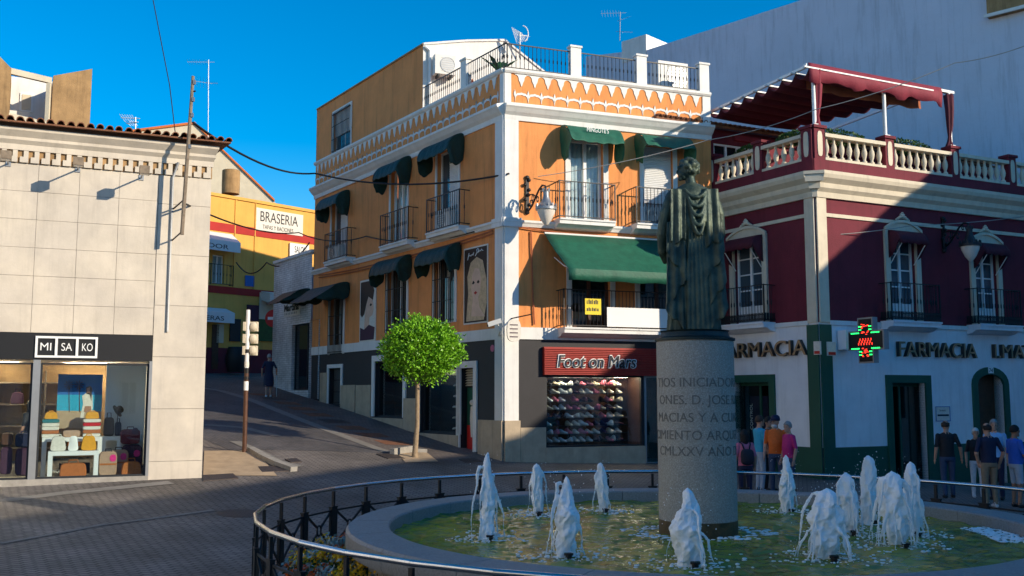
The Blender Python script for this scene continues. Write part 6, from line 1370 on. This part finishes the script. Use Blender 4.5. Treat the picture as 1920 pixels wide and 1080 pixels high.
for i, (px, py, lab, dd) in enumerate(((938, 106, 'leafy potted plant at the terrace corner railing', -.5), (880, 132, 'terracotta pot plant behind the left terrace railing', -.45))):
    F = OL; u = F.uz(px, py, dd)[0]; c = F.w(max(u, .4), dd, ZF1+.0); t = empty('potted_plant', c, lab, 'plant'); MB().lathe(c, [(.02,0),(.12,0),(.17,.28),(.19,.3),(.02,.29)], 14).build('pot', 'terracotta', t, smooth=True)
    if i == 0:
        mb = MB(); r3 = random.Random(8)
        for q in range(16):
            a = r3.uniform(0, 6.283); L = r3.uniform(.5,1.0); b = c+Vector((0,0,.3)); P = [b+Vector((math.cos(a)*L*s*.7, math.sin(a)*L*s*.7, L*(s-.35*s*s))) for s in (0,.35,.7,1)]; sd = Vector((-math.sin(a), math.cos(a), 0))
            mb.loft([[p-sd*w, p+Vector((0,0,.02)), p+sd*w] for p, w in zip(P, (.02,.07,.08,.01))], closed=False)
        mb.build('leaves', 'leaf_dark', t)
    else: leaf_cloud('leaves', c+Vector((0,0,.45)), (.2,.2,.18), 120, 'terracotta', .05, t, 3)
# cables
cable('power_cable', [at_y(362,230,21.2), at_y(590,325,34), OR.w(.1,.12,OR.uz(960,328)[1])], .03, 'thick sagging cable from the leaning pole to the orange corner', .35)
cable('power_cable', [at_y(343,380,21.2), at_y(560,436,38), OL.w(9,.12,OL.uz(700,441)[1]), OL.w(1.5,.1,OL.uz(905,432)[1])], .022, 'cable from the pole bracket along the orange street face', .25)
cable('power_cable', [at_y(443,492,45), at_y(500,492,44), at_y(580,455,41)], .03, 'short drooping black cable before the yellow wall', .5)
cable('power_cable', [at_y(285,-10,24), at_y(318,160,24), at_y(330,262,24)], .012, 'thin cable dangling across the sky at left', .0)
cable('power_cable', [OR.w(1.0,.1,OR.uz(980,330)[1]), at_y(1330,262,28), at_y(1530,205,26), at_y(1790,118,25), at_y(1960,70,24)], .012, 'thin pale wire crossing in front of the pergola to the upper right', .1, 'pale_cable')
cable('power_cable', [ML.w(.3,.06,ML.uz(1505,445)[1]), MR.w(3.0,.6,MR.uz(1640,425)[1]), MR.w(8.5,.1,MR.uz(1880,402)[1])], .012, 'thin wire strung across the maroon upper wall', .05, 'pale_cable')
for k, (dz, lab) in enumerate(((.0, 'upper of two brown cables running below the orange ledge'), (-.09, 'lower of two brown cables running below the orange ledge'))):
    cable('facade_cable', [OL.w(13.5,.06,ZM-.25+dz), OL.w(7,.06,ZM-.36+dz), OL.w(.5,.08,ZM-.25+dz)], .02, lab, .05, 'terracotta')
cable('facade_cable', [OR.w(.45,.08,ZM-.2), OR.w(3,.08,ZM-.3), OR.w(6.6,.08,ZM-.24)], .022, 'cable bundle under the ledge above the wide awning', .04, 'terracotta')
cable('facade_cable', [OR.w(.8,.05,ZM-.3), OR.w(.85,.05,5.2), OR.w(.9,.05,ZB+.4)], .025, 'vertical brown cable down the orange front by the pilaster', 0, 'terracotta')
# bar barrel and chair up the street
b_ = gpt(421, 698) if False else Vector((*YE.w(YE.uz(421,690)[0], .9, 0).xy, 0)); b_.z = YE.uz(421,697,.9)[1]
tag(MB().lathe(b_, [(.02,0),(.36,0),(.46,.35),(.48,.6),(.46,.85),(.36,1.2),(.02,1.2)], 18).build('barrel', 'black', smooth=True), 'dark wooden barrel standing outside the yellow bar', 'barrel')
t_ = empty('bar_chair', Vector((*YE.w(YE.uz(477,700)[0], 1.6, 0).xy, YE.uz(477,706,1.6)[1])), 'red metal chair outside the yellow bar', 'chair'); o = Vector(t_.location)
MB().cbox(o+Vector((0,0,.45)), (.45,.45,.04)).build('seat', 'red_bright', t_); MB().cbox(o+Vector((-.2,.1,.72)), (.04,.42,.4)).build('backrest', 'red_bright', t_)
for x in (-.2,.2):
    for y in (-.2,.2): MB().tube([o+Vector((x*.8,y*.8,.45)), o+Vector((x*1.15,y*1.15,0))], .016, 6).build('leg', 'grey_metal', t_)
# ============================================================ PEOPLE
from mathutils.kdtree import KDTree
def person(label, px, Y, h, yaw, shirt, legs, shoe, hair, hairkind, skin='skin', head_yaw=0., arms=None, shorts=False, sleeve=.55, belly=1., walk=0., female=False, skirt=False, zoff=0., group=None):
    base = at_y(px, 900, Y); base.z = gz(base.x, base.y)+zoff; k = h/1.75
    mb = MB(); S = []   # samples for clothing regions
    def tube(pts, rad, lab, n=10):
        mb.tube([Vector(p) for p in pts], rad, n)
        for a, b, ra, rb in zip(pts[:-1], pts[1:], rad[:-1], rad[1:]):
            for i in range(9):
                t = i/8; p = Vector(a).lerp(Vector(b), t); r = ra+(rb-ra)*t
                for q in range(6): S.append((p+Vector((r*math.cos(q*1.05), r*math.sin(q*1.05), 0)), lab(t) if callable(lab) else lab))
    def ball(c, r, lab, **kw):
        mb.ball(Vector(c), r, 10, 8, **kw)
        for q in range(14): S.append((Vector(c)+Vector((r*math.cos(q*.45), r*math.sin(q*.45), r*.6*math.sin(q*1.7))), lab)); 
        S.append((Vector(c), lab))
    sw = .165 if female else .185
    tor = [(.84,.165,.115,0),(.92,.172,.125,.0),(1.05,.155*(1+.12*(belly-1)),.11*belly,.02*(belly-1)*3),(1.16,.16*(1+.1*(belly-1)),.115*belly,.03*(belly-1)*3),(1.28,.172,.122,.01),(1.38,sw-.005,.108,0),(1.44,sw*.8,.085,-.005),(1.485,.075,.065,-.005)]
    mb.loft([[Vector((rx*math.cos(t), cy+ry*math.sin(t), z)) for t in [2*math.pi*i/20 for i in range(20)]] for z, rx, ry, cy in tor])
    for (z0, rx0, ry0, _), (z1, rx1, ry1, _2) in zip(tor[:-1], tor[1:]):
        for i in range(5):
            z = z0+(z1-z0)*i/5
            for q in range(16): S.append((Vector((rx0*math.cos(q*.393), ry0*math.sin(q*.393), z)), 'shirt' if z > .93 else ('shirt' if skirt else 'legs')))
    for s in (-1, 1):
        st = walk*s
        hip, knee, ank = (.088*s, 0, .90), (.098*s, .02+.16*st, .50), (.10*s, -.02+.26*st-(.06 if st < 0 else 0), .085)
        if shorts or skirt: tube([hip, knee], [.092,.068], 'legs'); tube([knee, ank], [.056,.038], 'skin')
        else: tube([hip, knee, ank], [.094,.064,.048], 'legs')
        ball((ank[0], ank[1]+.0, .06), .045, 'shoe'); tube([(ank[0], ank[1]-.04, .045), (ank[0]*1.05, ank[1]+.08, .042), (ank[0]*1.1, ank[1]+.17, .03)], [.042,.045,.028], 'shoe')
    if skirt:
        rg = [(.98,.165,.12),(.8,.20,.155),(.55,.215,.17),(.42,.20,.165)]; mb.loft([[Vector((rx*math.cos(t), ry*math.sin(t), z)) for t in [2*math.pi*i/20 for i in range(20)]] for z, rx, ry in rg])
        for z, rx, ry in rg+[(.7,.2,.16),(.48,.21,.165),(.62,.21,.165),(.9,.18,.14)]:
            for q in range(16): S.append((Vector((rx*math.cos(q*.393), ry*math.sin(q*.393), z)), 'shirt'))
    arms = arms or {}
    for s in (-1, 1):
        sh = (sw*s, -.005, 1.405); el, wr = arms.get(s, ((.235*s, -.03, 1.13), (.25*s, .05, .88)))
        ball(sh, .058, 'shirt'); e_, w_ = Vector(el), Vector(wr); tube([sh, el], [.056,.043], lambda t: 'shirt' if t < sleeve*1.6 else 'skin'); tube([el, wr], [.043,.03], 'skin' if sleeve < .9 else 'shirt')
        d = (w_-e_).normalized(); side = d.cross(Vector((0, 1, 0))); side = (side.normalized() if side.length > .1 else Vector((1,0,0))); fw = d.cross(side)
        ball(w_+d*.05, .036, 'skin', sx=.8, sy=1., sz=1.1)
        for f in range(4):
            o = fw*(-.027+.018*f); L = (.062,.072,.068,.052)[f]; tube([w_+d*.07+o, w_+d*(.07+L*.55)+o+side*.004*s, w_+d*(.07+L)+o-side*.012*s], [.0115,.0105,.009], 'skin', 6)
        tube([w_+d*.02+fw*.028, w_+d*.055+fw*.05, w_+d*.085+fw*.055], [.0125,.0115,.0095], 'skin', 6)
    R_ = Matrix.Rotation(head_yaw, 3, 'Z'); H0 = Vector((0, .02, 1.625)); hp = lambda x, y, z: H0+R_@Vector((x, y, z))
    tube([(0,-.01,1.45), (0,.005,1.55)], [.058,.054], 'skin')
    def hball(x, y, z, r, lab='skin', sx=1, sy=1, sz=1):
        M4 = Matrix.Translation(hp(x,y,z)) @ R_.to_4x4(); mb.ball((0,0,0), r, 12, 10, sx, sy, sz, M=M4)
        for q in range(10): S.append((hp(x,y,z)+Vector((r*math.cos(q*.63), r*math.sin(q*.63), 0))*.8, lab))
        S.append((hp(x,y,z), lab))
    hball(0,0,.02,.098,sx=.80,sy=.98,sz=1.12); hball(0,.03,-.055,.066,sx=.86,sy=.95,sz=1.0); hball(0,.105,-.015,.016,sx=.8,sz=1.5); hball(0,.088,-.06,.018,sx=1.4,sy=.7,sz=.6); hball(0,.085,-.095,.022); hball(0,.09,.03,.02,sx=2.4,sy=.5,sz=.6)
    for s in (-1, 1): hball(.082*s,-.005,-.01,.022,sx=.4,sz=1.4)
    tmp = bpy.data.objects.new('tmp', mb.mesh('person', 'skin')); C.objects.link(tmp); rm = tmp.modifiers.new('r', 'REMESH'); rm.mode = 'VOXEL'; rm.voxel_size = .0125; s_ = tmp.modifiers.new('s', 'SMOOTH'); s_.iterations = 2; s_.factor = .45
    me = bpy.data.meshes.new_from_object(tmp.evaluated_get(bpy.context.evaluated_depsgraph_get())); bpy.data.objects.remove(tmp)
    kd = KDTree(len(S)); [kd.insert(p, i) for i, (p, l) in enumerate(S)]; kd.balance()
    me.materials.clear(); labs = {'skin': 0, 'shirt': 1, 'legs': 2, 'shoe': 3}
    for m in (skin, shirt, legs, shoe): me.materials.append(MATS[m])
    mi_ = [labs[S[kd.find(p.center)[1]][1]] for p in me.polygons]; me.polygons.foreach_set('material_index', mi_); me.polygons.foreach_set('use_smooth', [True]*len(mi_)); me.update()
    o = bpy.data.objects.new('person', me); C.objects.link(o); o.location = base; o.rotation_euler = (0,0,yaw); o.scale = (k,k,k); tag(o, label, 'person', group)
    def child(nm, m_, mat_, smooth=2):
        c = bpy.data.objects.new(nm, m_.mesh(nm, mat_, Vector(), smooth)); C.objects.link(c); c.parent = o; return c
    if hairkind != 'none':
        hb = MB(); V = []; n1, n2 = 18, 12; rr = random.Random(int(px))
        for j in range(n2+1):
            t = math.pi*j/n2*.62 if hairkind != 'long' else math.pi*j/n2*.72; row = []
            for i in range(n1):
                a = 2*math.pi*i/n1; x, y, z = math.sin(t)*math.cos(a), math.sin(t)*math.sin(a), math.cos(t)
                lim = 1.0; front = y > .35
                zz = z
                if front and z < .42: zz = .42+(z-.42)*.12
                if hairkind == 'bald' and z > .45: lim = .80
                if hairkind == 'long' and not front and z < .1: lim = 1.12
                row.append(hp(x*.088*lim*(1+.04*rr.random()), -.008+y*.108*lim, .025+zz*.122*lim-(.16 if (hairkind == 'long' and not front and z < -.2) else 0)))
            V.append(row)
        hb.loft(V, caps=True); child('hair', hb, hair)
    eb = MB()
    for s in (-1, 1): eb.ball(hp(.03*s,.092,.008), .011, 6, 5)
    child('eyes', eb, 'hair_black')
    return o, hp, child, k
V3 = Vector
# left group by the pharmacy door
o, hp, ch, k = person('woman with long dark hair in a pink t-shirt and dark backpack, seen from behind', 1398, 21.3, 1.58, .1, 'pink_shirt', 'navy', 'shoe_dark', 'hair_black', 'long', female=True, belly=1.15, sleeve=.6)
bp = MB(); O = sup(-.15, .15, .95, 1.32, 3.5, 18); bp.loft([[V3((x*s, y, 1.13+(z-1.13)*s)) for x, z in O] for y, s in ((-.11,.95),(-.13,1.),(-.2,1.),(-.235,.8))]); ch('backpack', bp, 'bag_dark')
for s in (-1, 1):
    st = MB(); st.tube([V3((.06*s,-.14,1.3)), V3((.10*s,-.10,1.43)), V3((.12*s,.0,1.47)), V3((.12*s,.09,1.38))], .016, 6); ch('strap', st, 'bag_dark')
person('man in a turquoise shirt facing right by the doorway', 1426, 23.6, 1.78, -1.3, 'turquoise_shirt', 'pale_jeans', 'shoe_dark', 'hair_brown', 'short', arms={-1: ((-.25,.05,1.15), (-.12,.28,1.25)), 1: ((.25,.0,1.13), (.24,.1,.9))})
person('person in black half hidden behind the orange-shirted man', 1443, 23.9, 1.74, -2.6, 'black_shirt', 'black_shirt', 'shoe_dark', 'hair_black', 'short', arms={1: ((.36,-.02,1.18), (.2,.08,.98))})
o, hp, ch, k = person('bearded man in an orange polo shirt and navy cap', 1457, 23.0, 1.80, 2.75, 'orange_shirt', 'jeans', 'shoe_dark', 'hair_white', 'none', belly=1.25, head_yaw=-.5)
cb = MB(); cb.loft([[hp(.092*f*math.cos(a), -.005+.112*f*math.sin(a), z) for a in [2*math.pi*i/18 for i in range(18)]] for f, z in ((1.02,.03),(1.03,.07),(.9,.125),(.55,.155),(.05,.163))]); cb.loft([[hp(x*w, y, z) for x in (-1,-.5,0,.5,1)] for y, z, w in ((.09,.045,.075),(.15,.04,.07),(.19,.03,.045))], closed=False); ch('cap', cb, 'navy')
bd = MB(); bd.ball(hp(0,.05,-.085), .062, 10, 8, sy=.9, sz=.9); ch('beard', bd, 'hair_white')
person('grey-haired woman in a magenta t-shirt beside the man in orange', 1481, 22.6, 1.70, 1.9, 'magenta_shirt', 'jeans', 'shoe_white', 'hair_grey', 'short', female=True, belly=1.2, head_yaw=.3)
# right group
person('man in black t-shirt and jeans walking away before the pharmacy plaque', 1778, 23.2, 1.76, -.15, 'black_shirt', 'jeans', 'shoe_dark', 'hair_brown', 'bald', head_yaw=-.7, belly=1.25, walk=.15, arms={1: ((.29,-.02,1.14), (.33,.06,.9))})
person('white-haired woman in black top and white trousers facing the viewer', 1833, 23.6, 1.60, 2.9, 'black_shirt', 'white_trousers', 'shoe_white', 'hair_white', 'short', female=True)
person('balding man in navy t-shirt and khaki trousers seen from behind', 1856, 21.3, 1.76, .1, 'navy', 'khaki', 'shoe_white', 'hair_black', 'bald', belly=1.2, arms={-1: ((-.30,-.05,1.14), (-.20,.06,.92)), 1: ((.30,-.05,1.14), (.27,.06,.9))})
person('grey-haired man in a light blue shirt talking behind the man in khaki', 1869, 23.2, 1.82, 2.5, 'lightblue_shirt', 'navy', 'shoe_dark', 'hair_grey', 'short', head_yaw=.3)
person('man in bright blue t-shirt and pale denim shorts at the right edge', 1906, 21.5, 1.72, -1.4, 'blue_shirt', 'pale_jeans', 'shoe_dark', 'hair_black', 'short', skin='skin_dark', belly=1.45, shorts=True, arms={-1: ((-.26,.02,1.13), (-.12,.3,1.08)), 1: ((.26,.02,1.13), (.1,.3,1.08))})
# old woman walking uphill, figure inside the shop
wp = at_y(499, 742, 38.5)
o, hp, ch, k = person('old woman in a dark blue dress walking uphill with a crutch', 499, 38.5, 1.64, .35, 'navy', 'navy', 'shoe_white', 'hair_grey', 'short', female=True, skirt=True, belly=1.25, walk=.35, arms={1: ((.30,-.05,1.15), (.33,.18,.98)), -1: ((-.28,-.06,1.15), (-.27,.05,.92))}, zoff=0)
cr = MB(); cr.tube([V3((.34,.26,1.02)), V3((.36,.24,.0))], .014, 6); cr.tube([V3((.34,.1,.99)), V3((.34,.28,1.0))], .018, 6); cr.tube([V3((.34,.26,1.0)), V3((.31,.14,1.22))], .014, 6); ch('crutch', cr, 'shutter')
p_ = MI.w(*[(MI.uz(57, 800, -1.6)[0], -1.6)][0], .6)
o, hp, ch, k = person('dark-haired shopper in black inside the luggage shop', 57, p_.y, 1.62, 1.2, 'black_shirt', 'black_shirt', 'shoe_dark', 'hair_black', 'long', female=True); o.location = (p_.x, p_.y, .6)
